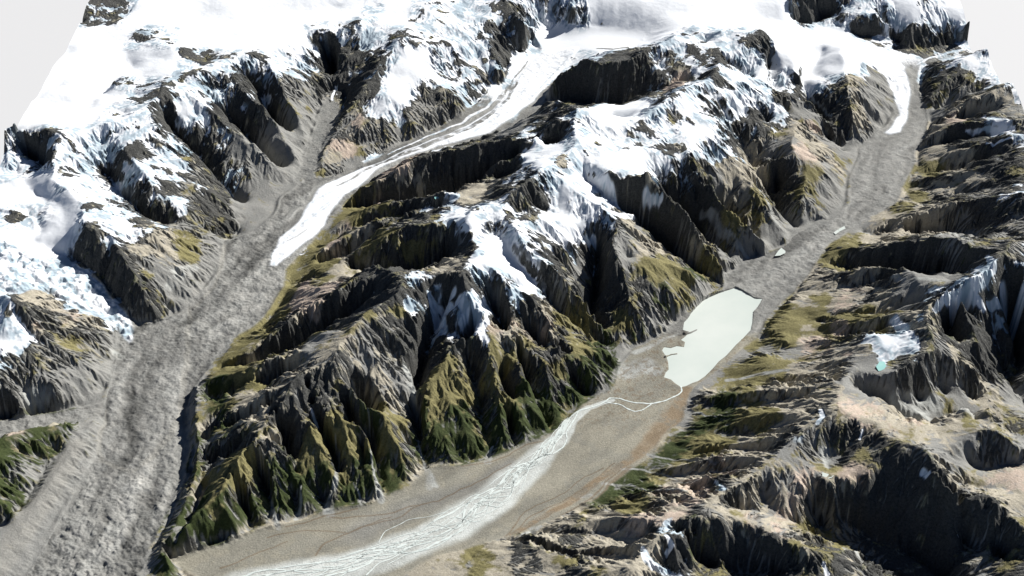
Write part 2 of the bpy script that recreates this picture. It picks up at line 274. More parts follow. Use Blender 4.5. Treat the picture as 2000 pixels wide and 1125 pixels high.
# broad floors: outline (pixels), centre line (pixels + height)
FLOORS = {
 'left': ("40,1140 100,1050 150,960 190,880 205,830 205,790 222,740 225,690 240,640 300,632 350,615 395,575 435,520 440,475 490,455 530,425 560,385 590,355 625,350 690,330 760,295 830,262 900,228 950,190 985,160 1010,120 1040,85 1090,60 1180,60 1260,68 1240,95 1150,108 1100,135 1072,170 1060,200 1030,232 980,255 930,275 870,290 800,312 730,350 680,385 640,430 600,480 565,520 545,570 515,620 460,660 420,700 385,745 365,800 372,880 365,930 340,985 310,1030 285,1080 280,1140",
          "160,1140,.12 215,1000,.18 280,850,.24 290,740,.3 330,650,.36 420,580,.42 480,500,.48 555,430,.54 620,385,.58 690,350,.63 790,310,.7 890,265,.8 970,215,.92 1030,150,1.08 1080,100,1.25 1150,80,1.5 1250,75,1.7"),
 'side': ("565,360 585,330 600,290 615,250 625,215 645,180 660,175 672,190 662,225 645,250 625,300 605,345",
          "585,360,.6 610,300,.72 630,250,.88 650,200,1.05 660,175,1.12"),
 'icefall': ("240,650 205,620 150,585 100,560 60,520 0,500 -60,480 -60,400 20,420 60,430 80,490 130,505 190,550 240,600 262,640",
          "250,645,.42 235,610,.6 190,575,.85 130,540,1.15 70,500,1.5 0,460,1.65 -60,440,1.7"),
 'west_arm': ("205,790 150,798 80,812 0,825 -60,830 -60,860 0,850 80,838 140,825 190,815 205,830",
          "205,808,.27 150,812,.33 80,825,.37 0,838,.42 -60,845,.45"),
 'plain': ("318,1092 350,1085 430,1066 500,1038 560,1025 640,1000 700,990 760,972 800,955 830,918 880,915 960,895 1050,860 1100,825 1145,785 1200,760 1215,720 1235,680 1290,658 1310,640 1345,615 1420,560 1410,540 1440,520 1490,500 1530,480 1570,450 1620,425 1655,400 1665,350 1680,290 1700,275 1740,238 1762,205 1752,160 1730,125 1690,100 1620,80 1540,60 1480,45 1560,52 1640,65 1720,75 1760,90 1790,112 1850,98 1910,88 1960,95 1860,118 1795,130 1790,160 1800,200 1815,240 1800,275 1785,320 1760,370 1745,400 1690,430 1640,460 1600,500 1575,540 1540,580 1500,620 1480,660 1430,695 1395,730 1345,770 1330,820 1300,850 1270,890 1220,930 1170,965 1100,1008 1040,1035 985,1052 920,1070 850,1090 790,1120 760,1150 420,1150",
          "480,1150,-.03 600,1100,0 750,1050,.02 900,980,.04 1050,900,.07 1150,830,.1 1260,760,.145 1350,720,.168 1440,600,.175 1490,560,.195 1520,530,.27 1560,490,.36 1640,430,.45 1710,370,.55 1730,300,.65 1790,230,.78 1785,150,1.0 1740,100,1.25 1640,70,1.55 1520,52,1.9"),
}
LAKE_Z = .165
LAKE = "1436,562 1448,567 1462,576 1474,583 1489,584 1482,597 1471,610 1469,632 1466,645 1452,660 1437,674 1430,682 1418,695 1404,706 1392,720 1378,734 1364,744 1352,748 1340,754 1330,756 1318,748 1310,741 1297,737 1300,728 1306,722 1305,708 1302,698 1293,684 1297,678 1310,680 1322,676 1336,678 1338,668 1330,664 1340,656 1345,648 1334,644 1336,630 1345,620 1349,612 1360,600 1372,588 1390,578 1408,571 1424,566"

# ------------------------------------------------------------------ numeric helpers
def zoom(a, ny, nx):                                   # smooth (cubic) resize of a grid
    def ax(a, n):
        m = a.shape[0]
        t = np.linspace(0, m - 1, n); i = np.floor(t).astype(int); f = (t - i)[:, None].astype(np.float32)
        g = lambda k: a[np.clip(i + k, 0, m - 1)]
        p0, p1, p2, p3 = g(-1), g(0), g(1), g(2)
        return p1 + .5 * f * (p2 - p0 + f * (2 * p0 - 5 * p1 + 4 * p2 - p3 + f * (3 * (p1 - p2) + p3 - p0)))
    return ax(ax(a.astype(np.float32), ny).T, nx).T.copy()

def noise(ny, nx, cell):                               # smooth noise, features about `cell` km
    my, mx = max(4, int((Y1 - Y0) / cell) + 3), max(4, int((X1 - X0) / cell) + 3)
    return zoom(rng.standard_normal((my, mx)).astype(np.float32), ny, nx)

def fbm(ny, nx, cell, octs, gain=.5):
    o = np.zeros((ny, nx), np.float32); a = 1.
    for k in range(octs):
        o += a * noise(ny, nx, cell); a *= gain; cell *= .5
    return o

def blur(a, r):                                        # three box blurs
    for _ in range(3):
        for axis in (0, 1):
            pad = [(0, 0), (0, 0)]; pad[axis] = (r + 1, r)
            c = np.cumsum(np.pad(a, pad, mode='edge').astype(np.float64), axis=axis)
            n = a.shape[axis]
            if axis == 0: a = ((c[2 * r + 1:2 * r + 1 + n] - c[:n]) / (2 * r + 1)).astype(np.float32)
            else: a = ((c[:, 2 * r + 1:2 * r + 1 + n] - c[:, :n]) / (2 * r + 1)).astype(np.float32)
    return a

def sstep(a, b, x):
    t = np.clip((x - a) / (b - a), 0, 1)
    return t * t * (3 - 2 * t)

def inpoly(poly, X, Y):
    ins = np.zeros(X.shape, bool); n = len(poly)
    x0, y0, x1, y1 = poly[:, 0].min(), poly[:, 1].min(), poly[:, 0].max(), poly[:, 1].max()
    sel = (X >= x0) & (X <= x1) & (Y >= y0) & (Y <= y1)
    xs, ys = X[sel], Y[sel]; r = np.zeros(xs.shape, bool)
    for i in range(n):
        ax_, ay = poly[i, :2]; bx, by = poly[(i + 1) % n, :2]
        if ay == by: continue
        r ^= ((ay > ys) != (by > ys)) & (xs < (bx - ax_) * (ys - ay) / (by - ay) + ax_)
    ins[sel] = r
    return ins

def line_field(pts, X, Y, cols=None):                  # distance to a polyline and the value interpolated along it
    D = np.full(X.shape, 1e9, np.float32); V = np.zeros(X.shape, np.float32)
    for a, b in zip(pts[:-1], pts[1:]):
        d = b[:2] - a[:2]; L = (d * d).sum() + 1e-9
        t = np.clip(((X - a[0]) * d[0] + (Y - a[1]) * d[1]) / L, 0, 1)
        q = (X - a[0] - t * d[0]) ** 2 + (Y - a[1] - t * d[1]) ** 2
        m = q < D
        D[m] = q[m]; V[m] = (a[2] + t * (b[2] - a[2]))[m]
    return np.sqrt(D), V

# ------------------------------------------------------------------ base relief: membrane stretched over crests and floors
CX, CY = 433, 417
cx = np.linspace(X0, X1, CX); cy = np.linspace(Y0, Y1, CY)
GX, GY = np.meshgrid(cx, cy)
acc = np.zeros((CY, CX)); cnt = np.zeros((CY, CX))
def stamp(pts, wgt=1.):
    for a, b in zip(pts[:-1], pts[1:]):
        n = int(max(2, np.hypot(*(b - a)[:2]) / .04))
        t = np.linspace(0, 1, n)[:, None]; q = a + t * (b - a)
        i = np.round((q[:, 0] - X0) / (X1 - X0) * (CX - 1)).astype(int); j = np.round((q[:, 1] - Y0) / (Y1 - Y0) * (CY - 1)).astype(int)
        ok = (i >= 0) & (i < CX) & (j >= 0) & (j < CY)
        np.add.at(acc, (j[ok], i[ok]), q[ok, 2] * wgt); np.add.at(cnt, (j[ok], i[ok]), wgt)
for s in GULLIES.strip().splitlines():
    a = P(s); z = a[:, 2]; z = z - .13 * np.clip((z - .3) / .3, 0, 1) * np.clip((1.9 - z) / .5, 0, 1); stamp(at(a[:, 0], a[:, 1], z))
floor_c = np.zeros((CY, CX), bool); floor_polys = {}
for k, (o, c) in FLOORS.items():
    cpx = P(c); op = P(o)
    zz = np.array([cpx[np.argmin((cpx[:, 0] - q[0]) ** 2 + (cpx[:, 1] - q[1]) ** 2), 2] for q in op])
    # height of the outline from the nearest centre-line point, refined along the segments
    D, V = line_field(cpx, op[:, 0], op[:, 1]); zz = V
    poly = at(op[:, 0], op[:, 1], zz); floor_polys[k] = poly
    m = inpoly(poly, GX, GY)
    D, V = line_field(at(cpx[:, 0], cpx[:, 1], cpx[:, 2]), GX, GY)
    V = blur(V, 5)
    acc[m] = V[m]; cnt[m] = 1; floor_c |= m
mr = np.zeros((CY, CX), bool)
for s in RIDGES.strip().splitlines():
    p = W3(s)
    a0, c0 = acc.copy(), cnt.copy(); acc[:] = 0; cnt[:] = 0
    stamp(p)
    hit = (cnt > 0) & ~(floor_c)
    a0[hit] = np.where(mr[hit], (a0[hit] / np.maximum(c0[hit], 1e-9) + acc[hit] / cnt[hit]) / 2, acc[hit] / cnt[hit]); c0[hit] = 1
    mr |= hit; acc[:] = a0; cnt[:] = c0
fix = cnt > 0
val = np.where(fix, acc / np.maximum(cnt, 1e-9), 0).astype(np.float32)
# free tile edges: gentle natural values
h = None
for lev in (16, 8, 4, 2, 1):
    ny, nx = (CY - 1) // lev + 1, (CX - 1) // lev + 1
    f = np.zeros((ny, nx)); s = np.zeros((ny, nx))
    jj, ii = np.nonzero(fix)
    J = np.clip(np.round(jj / lev).astype(int), 0, ny - 1); I = np.clip(np.round(ii / lev).astype(int), 0, nx - 1)
    np.add.at(f, (J, I), 1); np.add.at(s, (J, I), val[jj, ii])
    fx = f > 0; fv = np.where(fx, s / np.maximum(f, 1), 0)
    h = np.full((ny, nx), 1.2) if h is None else zoom(h, ny, nx).astype(float)
    h[fx] = fv[fx]
    for it in range(400 if lev > 1 else 250):
        p = np.pad(h, 1, mode='edge')
        n_ = (p[:-2, 1:-1] + p[2:, 1:-1] + p[1:-1, :-2] + p[1:-1, 2:]) * .25
        h = np.where(fx, fv, n_)
print('membrane', round(time.time() - T0, 1))

NX, NY = 1624, 1569                                    # 20 m cells
fxs = np.linspace(X0, X1, NX).astype(np.float32); fys = np.linspace(Y0, Y1, NY).astype(np.float32)
FX, FY = np.meshgrid(fxs, fys)
DX = float(fxs[1] - fxs[0])
H = zoom(blur(h.astype(np.float32), 1), NY, NX) * .5 + zoom(h, NY, NX) * .5
wob = fbm(NY, NX, .8, 4) * .035, fbm(NY, NX, .8, 4) * .035     # ragged outlines
WX, WY = FX + wob[0], FY + wob[1]
fl = {k: inpoly(p, WX, WY) for k, p in floor_polys.items()}
floor_f = np.zeros((NY, NX), bool)
for m in fl.values(): floor_f |= m
near = blur(floor_f.astype(np.float32), 6)              # 0 far from floors .. 1 on them
slopey = 1 - sstep(.15, .75, near)


m_line = W3(FLOORS['plain'][1].replace('480,1150,-.03', '300,1260,-.03'))
def side_of(line, X, Y):
    x = np.interp(Y, line[:, 1], line[:, 0]); return X > x
# break the straight lines of the membrane: wander sideways, rise and dip
_k = (1 - sstep(.02, .5, near))
wx_, wy_ = fbm(NY, NX, .9, 3, .5) * .045 * _k, fbm(NY, NX, .9, 3, .5) * .045 * _k
def shift(A, dx, dy):
    u = np.clip((FX + dx - X0) / DX, 0, NX - 1.001); v = np.clip((FY + dy - Y0) / (Y1 - Y0) * (NY - 1), 0, NY - 1.001)
    i, j = u.astype(np.int32), v.astype(np.int32); a, b = u - i, v - j
    return (A[j, i] * (1 - a) * (1 - b) + A[j, i + 1] * a * (1 - b) + A[j + 1, i] * (1 - a) * b + A[j + 1, i + 1] * a * b).astype(np.float32)
H = shift(H, wx_, wy_)
H += _k * fbm(NY, NX, 1.1, 2, .5) * .022 * np.clip(H, .2, 1.5)
# deepen the hollows between the traced spurs
soft_ = 1 - .8 * sstep(0, .6, blur(((FX > 1.2) & (FX < 8.6) & (FY > 20) & (FY < 31.3) & side_of(m_line, FX, FY)).astype(np.float32), 20))
d_ = H - blur(H, 9)
H += (1 - sstep(.1, .5, near)) * soft_ * (np.minimum(d_, 0) * 1.3 + np.maximum(d_, 0) * .45)
_s = (1 - soft_) * .6; H += _s * (1 - sstep(.1, .5, near)) * (blur(H, 10) - H)
d_ = H - blur(H, 22)
H += (1 - sstep(.05, .5, near)) * np.minimum(d_, 0) * .4
# height lookup and picking through the view
def hz(x, y, A=None):
    A = H if A is None else A
    u = np.clip((x - X0) / (X1 - X0) * (NX - 1), 0, NX - 1.001); v = np.clip((y - Y0) / (Y1 - Y0) * (NY - 1), 0, NY - 1.001)
    i, j = u.astype(int), v.astype(int); a, b = u - i, v - j
    return A[j, i] * (1 - a) * (1 - b) + A[j, i + 1] * a * (1 - b) + A[j + 1, i] * (1 - a) * b + A[j + 1, i + 1] * a * b

def pick(px, py):                                      # where the sight line of a photo point meets the ground
    dx, dy, dz = ray(px, py)
    t = (CH - 3.2) / -dz; hit = np.zeros(t.shape, bool)
    for _ in range(260):
        x, y, z = dx * t, dy * t, CH + dz * t
        hit |= z <= hz(x, y)
        t = np.where(hit, t, t + .03)
    return np.stack([dx * t, dy * t, CH + dz * t], -1)

def poly_px(s):
    a = P(s); return pick(a[:, 0], a[:, 1])

def stroke(s, soft=.5):                                # "x,y,width_m": soft mask around a traced line
    a = P(s); p = pick(a[:, 0], a[:, 1]); p[:, 2] = a[:, 2] / 1000.
    x0, x1 = p[:, 0].min() - .6, p[:, 0].max() + .6; y0, y1 = p[:, 1].min() - .6, p[:, 1].max() + .6
    i0, i1 = np.searchsorted(fxs, [x0, x1]); j0, j1 = np.searchsorted(fys, [y0, y1])
    M = np.zeros((NY, NX), np.float32)
    D, V = line_field(p, WX[j0:j1, i0:i1], WY[j0:j1, i0:i1])
    M[j0:j1, i0:i1] = 1 - sstep(1 - soft, 1 + soft, D / np.maximum(V, 1e-4))
    return M

# ------------------------------------------------------------------ ground cover seen at points 50 px apart; k also paints shaded faces as dark rock
COVER = """
WWWrrWWWWWWWWWwWwwwmwwwWWWWWWWWmmwwWwWWW
WWWWWwwWWWWWwmwmwwwmmWWWWWwwwmWWWWwrmmwW
WWWWWWWmwwwwwrmWWwwwWWwrrmwwwWWWWWWWmwww
WWWWWmwwmmmbbrrWwwmWWgkkrmmwwwmwmtggkkmm
WWWWwwmwmbbggbmmbbgWgrwWWwmwwmmbktgggtkb
wmwwwmmmbggggkbbgWkkmwwwwwwmmmttggggtkkm
wwwmmmmbbbggggWpkkkbwwmWWwmbttkttggtotkk
WWWwwwmbkgggWgkkottmwwwmwmkktokoggotkkbm
wwWwwmbbkggWgookkwwmwWWmtkkkotggggtttkkb
WWWmmttogggWotookmmWwwwbgtkoogggootkggkb
WwwmkbgggggootkkktmWWmbkboooggotkkkkkkmm
wtwwkkggggoppkkrmwwmwbbkkbogggottktgwwmm
mbbtwggggoopkkbrmwwmmtokobggggoooootwmmm
wbbbgggggokkgtbkmmwttkoGgggggoopomWWbkkk
bbbgggggooottbtgkogookGGggggootttggkbtkb
bgggggggGttkkbtgkoooGGGgttgtGttttgggbgtg
gGGgggggGtkkkkooGGGGGGggtttGGotmkptptttk
GGggggGGGotkooGoGGGGgggggtGottbkkkkbgggg
GggggggGooGGkGGGttgggggtGotpbtggkkkkbggp
GggggggGGGGGGGttttggtttGkbtpkbtppkkkkkkt
ggggggGGGottttttttttotktppwktptotkkkkkbb
ggggggGtttttttttttotktktttwkkbkkkbkkkbbk
ggggggGtttttttttttotktktttwkkbkkkbkkkbbk
""".split()
for r_ in COVER: assert len(r_) == 40, (len(r_), r_)
EXTRA = """
1290,960,p 1330,955,p 1420,920,p 1390,905,p 1450,890,t 1480,870,t 1520,840,t 1560,820,t 1540,790,t 1600,770,t 1370,925,t 1300,990,p 1340,985,p 1310,1000,p 1260,1000,p 1220,985,o 1240,995,o 1180,1010,t 1400,1000,t 1450,985,t 1500,960,g 1480,990,t 1540,990,p 1560,1010,t 1600,1040,o 1640,1060,o 1520,1030,p 1560,1060,t 1690,940,p 1660,930,p 1580,945,p 1560,935,p 1600,880,g 1620,900,g 1540,900,g 1520,920,t 1660,790,p 1700,800,p 1740,800,t 1760,830,t 1800,860,t 1850,860,t 1900,830,o 1950,830,o 1860,840,t 1940,930,p 1970,940,p 1990,930,p 1900,950,t 1850,920,t 1960,970,t 1890,900,g 1930,880,k 1780,740,k 1720,750,g 1820,780,g 1860,760,g 1760,700,k 1700,700,g 1690,680,t 1650,690,p 1620,680,p 1600,665,p 1640,640,p 1580,640,t 1540,640,o 1560,620,o 1480,720,o 1510,715,o 1470,725,o 1450,690,g 1500,670,g 1540,690,g 1600,720,t 1560,740,t 1460,780,o 1490,770,t 1490,810,o 1460,815,o 1440,900,t 1400,860,o 1340,860,G 1290,900,G 1320,880,G 1380,880,o 1240,930,G 1260,950,G 1180,955,G 1170,945,G 1350,780,g 1370,790,k 1330,820,g 1400,800,G 1640,600,p 1670,570,p 1660,590,p 1600,580,o 1590,545,t 1700,620,t 1780,590,g 1820,600,t 1660,505,o 1640,520,o 1620,500,o 1700,470,t 1750,465,t 1800,470,t 1820,500,k 1850,530,g 1800,545,g 1850,550,g 1690,540,t 1780,480,k 1750,500,k 1700,500,k 1880,440,g 1850,430,t 1900,460,g 1720,420,t 1760,405,o 1740,380,t 1790,380,o 1830,370,t 1870,360,t 1900,350,t 1760,350,o 1800,330,o 1790,300,t 1820,300,t 1850,310,t 1820,250,t 1870,235,p 1890,220,t 1930,210,t 1960,190,t 1990,220,b 1850,200,g 1880,190,g 1920,180,g 1830,170,k 1850,150,k 1880,140,k 1900,120,W 1930,115,w 1940,130,W 1930,150,m 1840,120,b 1860,160,k 1920,230,m 1950,250,W 1900,265,k 1960,290,k 1930,300,k 1985,280,m
1700,150,g 1690,180,g 1650,200,b 1720,200,g 1640,170,k 1640,220,k 1640,250,k 1600,240,g 1560,190,m 1560,130,W 1600,130,W 1580,160,W 1540,150,w 1530,200,b 1560,220,g 1590,255,p 1560,245,t 1540,280,g 1540,300,g 1560,290,p 1580,310,p 1590,340,o 1580,330,o 1620,330,g 1610,370,g 1580,400,b 1540,340,k 1530,370,k 1500,290,g 1520,260,m 1500,210,w 1480,230,m 1490,250,k 1470,290,t 1450,290,g 1440,260,w 1420,300,w 1380,260,W 1360,290,W 1390,310,m 1420,330,t 1450,350,t 1430,370,b 1470,400,t 1480,420,o 1470,410,o 1440,430,o 1420,430,o 1460,460,g 1480,480,g 1500,450,g 1400,370,g 1360,370,k 1380,400,k 1350,400,k 1350,350,m 1330,330,w 1310,340,w 1340,440,g 1390,470,g 1420,500,g 1370,490,o 1390,510,o 1370,470,t 1300,420,k 1310,460,k 1280,420,k 1260,400,t 1230,400,m 1260,450,g 1300,490,t 1270,510,o 1310,520,o 1350,530,G 1330,545,o 1260,495,t 1220,470,b 1215,490,g 1290,580,G 1260,560,k 1240,600,o 1220,620,o 1240,640,G 1270,620,g 1200,560,k 1180,600,k 1140,450,W 1160,420,W 1110,470,W 1080,440,w 1060,400,m 1040,420,b 1030,450,w 1180,450,w 1160,490,m 1130,520,g 1100,560,g 1110,590,b 1130,620,o 1150,640,o 1180,670,G 1190,700,G 1100,700,k 1090,660,k 1140,740,G 1110,720,k 1060,670,p 1080,650,t 1050,720,o 1020,680,o 990,690,k 960,690,m 970,720,o 1000,740,k 940,740,o 900,740,o 880,700,o 860,690,k 930,700,k 890,800,G 850,830,G 930,840,G 990,820,G 1040,830,G 1080,800,G 950,660,W 940,600,W 960,640,p 1000,640,p 1030,660,p 990,600,m 1000,520,W 1030,550,W 1050,560,W 960,480,W 985,500,W 900,450,W 890,430,W 920,440,W 880,480,k 910,490,k 870,400,m 1000,430,m 1020,380,b 1070,360,m 1100,380,W 1130,400,w 1150,360,W 1120,340,W 1200,400,W 1160,385,W 1100,320,t 1060,320,W 1030,305,W 1080,290,W 1060,275,W 1040,280,w 1000,320,k 970,340,k 960,310,k 900,330,k 850,340,k 800,360,k 760,370,k 900,300,k 780,330,p 800,340,p 750,345,p 720,370,o 690,400,o 860,380,t 820,378,t 780,390,t 740,395,p 700,420,o 680,440,p 720,430,k 680,460,o 660,470,p 700,450,t 850,400,w 870,390,W 780,440,b 850,470,o 820,490,o 800,500,o 760,480,o 850,450,b 700,520,o 640,520,o 620,550,o 600,560,p 640,560,p 600,600,p 560,580,o 620,610,p 580,630,t 520,640,o 480,660,o 500,680,t 560,660,k 600,650,k 640,620,k 700,560,k 680,580,r 740,540,r 640,680,t 600,690,g 570,710,t 540,720,o 500,730,o 560,700,t 450,745,o 430,760,G 410,790,G 520,750,t 640,740,k 610,760,k 660,780,k 690,730,t 720,700,g 740,740,t 770,780,t 800,800,g 780,830,o 760,840,o 700,700,b 720,650,b 750,640,b 780,700,b 590,800,t 560,800,k 550,850,t 520,870,t 480,910,o 460,930,o 440,940,o 430,900,g 420,860,g 400,830,t 400,790,t 395,880,g 410,900,k 470,860,k 500,830,t 600,880,o 640,880,o 620,930,G 560,960,G 500,990,G 440,1030,G 400,1040,G 360,1060,G 700,960,G 760,940,G 660,850,o
260,570,k 300,600,k 280,540,k 230,510,k 210,480,m 190,470,k 170,490,k 250,450,W 280,460,w 320,480,t 360,490,o 370,500,o 350,520,t 320,540,g 380,540,g 310,590,o 400,560,g 200,420,w 180,400,r 230,430,W 130,360,w 430,420,k 400,400,k 440,430,k 410,330,k 350,330,w 300,300,w 250,330,w 470,400,g 520,300,g 560,320,g 500,380,g 540,250,g 590,230,g 600,180,g 560,150,b 640,130,b 700,100,r 680,110,k 740,130,k 720,150,r 700,180,k 760,110,r 850,190,k 830,210,b 880,180,b 900,150,w 930,170,w 960,150,b 980,150,b 860,120,w 800,150,W 780,190,W 740,210,W 720,240,b 700,240,p 740,260,b 800,240,b 660,290,p 680,290,p 650,310,t 660,330,k 630,330,k 700,320,g 780,270,g 345,155,r 330,175,r 310,180,r 400,115,r 370,105,r 280,70,r 240,160,r 200,20,r 180,40,r
50,650,w 30,640,w 20,600,m 10,660,W 40,660,W 60,640,p 100,600,p 130,620,p 80,590,t 50,570,t 130,680,b 180,650,b 60,700,k 100,760,b 200,720,g 180,750,g 60,800,g 20,780,b 100,680,b 150,850,g 120,920,g 60,1010,g 170,870,g 100,960,g 20,1080,g 45,945,g 60,920,g 80,895,G 60,880,G 100,860,G 30,960,G 20,980,G 110,830,t 130,850,G 40,850,p 375,800,g 372,880,g 370,930,g 355,980,g 335,1040,g 315,1060,t 370,960,t
430,200,w 480,200,w 520,200,w 540,140,w 580,110,w 400,250,w 420,300,w 380,290,w 330,330,w 300,360,w 400,370,m 350,400,w 270,400,w 200,300,w 470,230,w 510,150,w 450,350,m 330,270,w 590,150,m 360,220,W 300,250,w 150,300,w 60,310,w 250,380,w 440,260,m 490,260,m 610,110,w 660,70,w 720,70,w 1010,450,w 1040,470,w 940,520,W 960,560,m 890,600,m 910,620,w 920,570,w 850,590,w 830,620,m 1300,200,m 1340,210,W 1370,220,w 1350,260,W 1430,200,w 1450,180,w 1440,150,W 1460,130,w 1500,160,W 1420,240,w 1200,150,k 1150,160,k 1250,150,k 1120,170,k 1230,175,k 1100,150,m 1280,180,r 1330,150,p 1310,170,p 1320,120,k 1290,120,w 1380,120,r 1400,110,r 1390,145,r 1480,90,r 1490,75,r 1470,110,m 1580,20,r 1600,35,r 1560,35,r 1700,60,r 1680,65,k 1800,90,k 1780,80,k 1860,80,k 1880,70,m 1840,90,k 1830,40,W 1870,30,W 1060,210,b 1020,235,g 1000,250,g 1040,225,g 1120,205,b 1170,195,g 1230,195,t 1060,255,r 1080,250,r 1100,250,m 1150,250,w 1170,280,w 1200,270,w 1240,270,m 1260,260,m 1200,230,W 1190,225,W 1200,320,W 1250,310,W 1290,320,W 1300,300,r 1230,370,b 1200,360,b
"""
#             snow scree  tan  pink olive forest rock
CL = {'W': (1.25, 0, 0, 0, 0, 0, 0), 'w': (.72, 0, .05, 0, 0, 0, .23), 'm': (.5, .05, .05, 0, 0, 0, .4), 'r': (.3, 0, 0, 0, 0, 0, .7),
      'k': (.02, .05, 0, 0, .1, .05, .78), 'b': (.08, .42, .1, 0, 0, 0, .4), 'g': (0, 1, 0, 0, 0, 0, 0), 't': (0, .15, .7, .1, .05, 0, 0),  # k: bare dark rock, plus shade put into the colour of faces turned from the sun
      'p': (0, .05, .25, .7, 0, 0, 0), 'o': (0, 0, .15, 0, .85, 0, 0), 'G': (0, 0, 0, 0, .2, .8, 0)}
ppx, ppy = np.meshgrid(25 + 50 * np.arange(40), 25 + 50 * np.arange(23))
pts = pick(ppx.ravel(), ppy.ravel())
cls = np.array([CL[c] for r_ in COVER for c in r_], np.float32)
sn = (406, 392)                                        # 80 m grid
num = np.zeros((sn[1], sn[0], 7), np.float32); den = np.zeros((sn[1], sn[0]), np.float32)
gx8, gy8 = np.meshgrid(np.linspace(X0, X1, sn[0]), np.linspace(Y0, Y1, sn[1]))
ex = [q.split(',') for q in EXTRA.split()]
pe = pick(np.array([float(q[0]) for q in ex]), np.array([float(q[1]) for q in ex]))
pts = np.concatenate([pts, pe]); cls = np.concatenate([cls, np.array([CL[q[2]] for q in ex], np.float32)])
SG = np.concatenate([np.full(920, .3), np.full(len(ex), .17)])
for p_, c_, sg_ in zip(pts, cls, SG):
    if not (X0 - 1 < p_[0] < X1 + 1 and Y0 - 1 < p_[1] < Y1 + 1): continue
    i0 = int((p_[0] - 2.6 - X0) / .08); i1 = i0 + 66; j0 = int((p_[1] - 2.6 - Y0) / .08); j1 = j0 + 66
    i0, j0 = max(i0, 0), max(j0, 0)
    sx, sy = gx8[j0:j1, i0:i1] - p_[0], gy8[j0:j1, i0:i1] - p_[1]
    w = (3. if sg_ < .2 else 1.) * np.exp(-(sx * sx + sy * sy * .5) / (2 * sg_ ** 2)) + 1e-5 * np.exp(-(sx * sx + sy * sy * .35) / 2.)
    num[j0:j1, i0:i1] += w[..., None] * c_; den[j0:j1, i0:i1] += w
cov = np.stack([zoom(num[..., k] / (den + 1e-12), NY, NX) for k in range(7)], 0)
print('cover', round(time.time() - T0, 1))

# ------------------------------------------------------------------ erosion: downslope gullies, coarse to fine
def slope0():
    a, b = np.gradient(blur(H, 3), DX); return np.sqrt(a * a + b * b)
jit = fbm(NY, NX, .5, 3, .6), fbm(NY, NX, .5, 3, .6)
def gully(Hc, freq, seed, sm):
    """stripes running down the local slope; returns ridged signal in -1..1"""
    g = blur(Hc, sm)
    gy, gx = np.gradient(g, DX)
    L = np.sqrt(gx * gx + gy * gy) + 1e-5
    nx_, ny_ = (-gy / L), (gx / L)                     # across-slope direction
    cell = 1.0 / freq * 1.0
    r = np.random.default_rng(seed); M = 256
    jx, jy = r.random((M, M)).astype(np.float32), r.random((M, M)).astype(np.float32)
    u, v = (FX - X0 + jit[0] * cell * .05) / cell, (FY - Y0 + jit[1] * cell * .05) / cell
    iu, iv = np.floor(u).astype(np.int32), np.floor(v).astype(np.int32)
    C = np.zeros_like(Hc); S = np.zeros_like(Hc); Wt = np.zeros_like(Hc)
    for dj in (-1, 0, 1):
        for di in (-1, 0, 1):
            a, b = iu + di, iv + dj
            ox = u - (a + jx[b % M, a % M]); oy = v - (b + jy[b % M, a % M])
            d2 = ox * ox + oy * oy
            w = np.maximum(0, np.exp(-d2 * 2.0) - .011)
            ph = (ox * nx_ + oy * ny_) * 6.2832
            C += w * np.cos(ph); S += w * np.sin(ph); Wt += w
    mag = np.sqrt(C * C + S * S) / (Wt + 1e-6)
    c = C / (Wt + 1e-6)
    ang = np.arctan2(S, C)
    rid = 1 - 2 * np.abs(ang) / np.pi                  # triangle wave: sharp crests and sharp beds
    rid = .8 * rid + .2 * np.cos(ang)
    return rid * np.clip(mag * 1.6, 0, 1), L

H += slopey * fbm(NY, NX, 1.6, 2) * .03
_m = sstep(.8, 1.15, cov[0]) * .55; H += _m * (blur(H, 6) - H)
_m = sstep(46.2, 47.5, FY) * sstep(.6, .9, cov[0]) * .8; H += _m * (blur(H, 20) - H)
smoothing = (1 - .68 * sstep(.85, 1.2, cov[0])) * (1 - .4 * sstep(.4, .9, cov[1]))
patch = .3 + .9 * sstep(-1.0, 1.0, fbm(NY, NX, .9, 3))
sig = []
for k, (fr, am, sm) in enumerate(((1.0, .08, 12), (1.9, .07, 8), (3.6, .046, 4), (7.0, .029, 2), (13.5, .013, 1))):
    rsig, L = gully(H, fr, 11 + k, sm)
    amp = am * sstep(.08, .9, L) * slopey * smoothing * (1 + .35 * (1 - soft_) * (k > 0)) * (patch if k > 1 else 1) * (1 - (.85 if k > 1 else .3) * sstep(.9, 1.2, cov[0]) * (1 - .5 * sstep(.6, 1.2, L)))
    H += amp * (rsig - .1)
    sig.append(rsig)
    print('gully', k, round(time.time() - T0, 1))
_m = sstep(.95, 1.2, cov[0]) * (1 - sstep(.5, 1.1, slope0())) * .8; H += _m * (blur(H, 2) - H)
H += .3 * slopey * smoothing * (H - blur(H, 2))
crag = fbm(NY, NX, .5, 5, .55)
H += slopey * smoothing * (np.abs(crag) - .7) * -.014 * sstep(.3, 1., np.clip(cov[6] + cov[0] * .5 + .4, 0, 1))

# soften the high snowfields, the tongues of ice and the debris
deb = fl['left'] | fl['side'] | fl['west_arm']
deb_s = blur(deb.astype(np.float32), 3)
hum = fbm(NY, NX, .30, 4, .72) * .85
_up = blur((fl['plain'] & (FY > 31.3)).astype(np.float32), 4) * .65
H += np.maximum(deb_s, _up) * hum * .0125 * (1 + .7 * sstep(27, 22, FY)) * (1 - .6 * sstep(36, 44, FY)) * (1 - .85 * sstep(.7, 1.1, cov[0]))
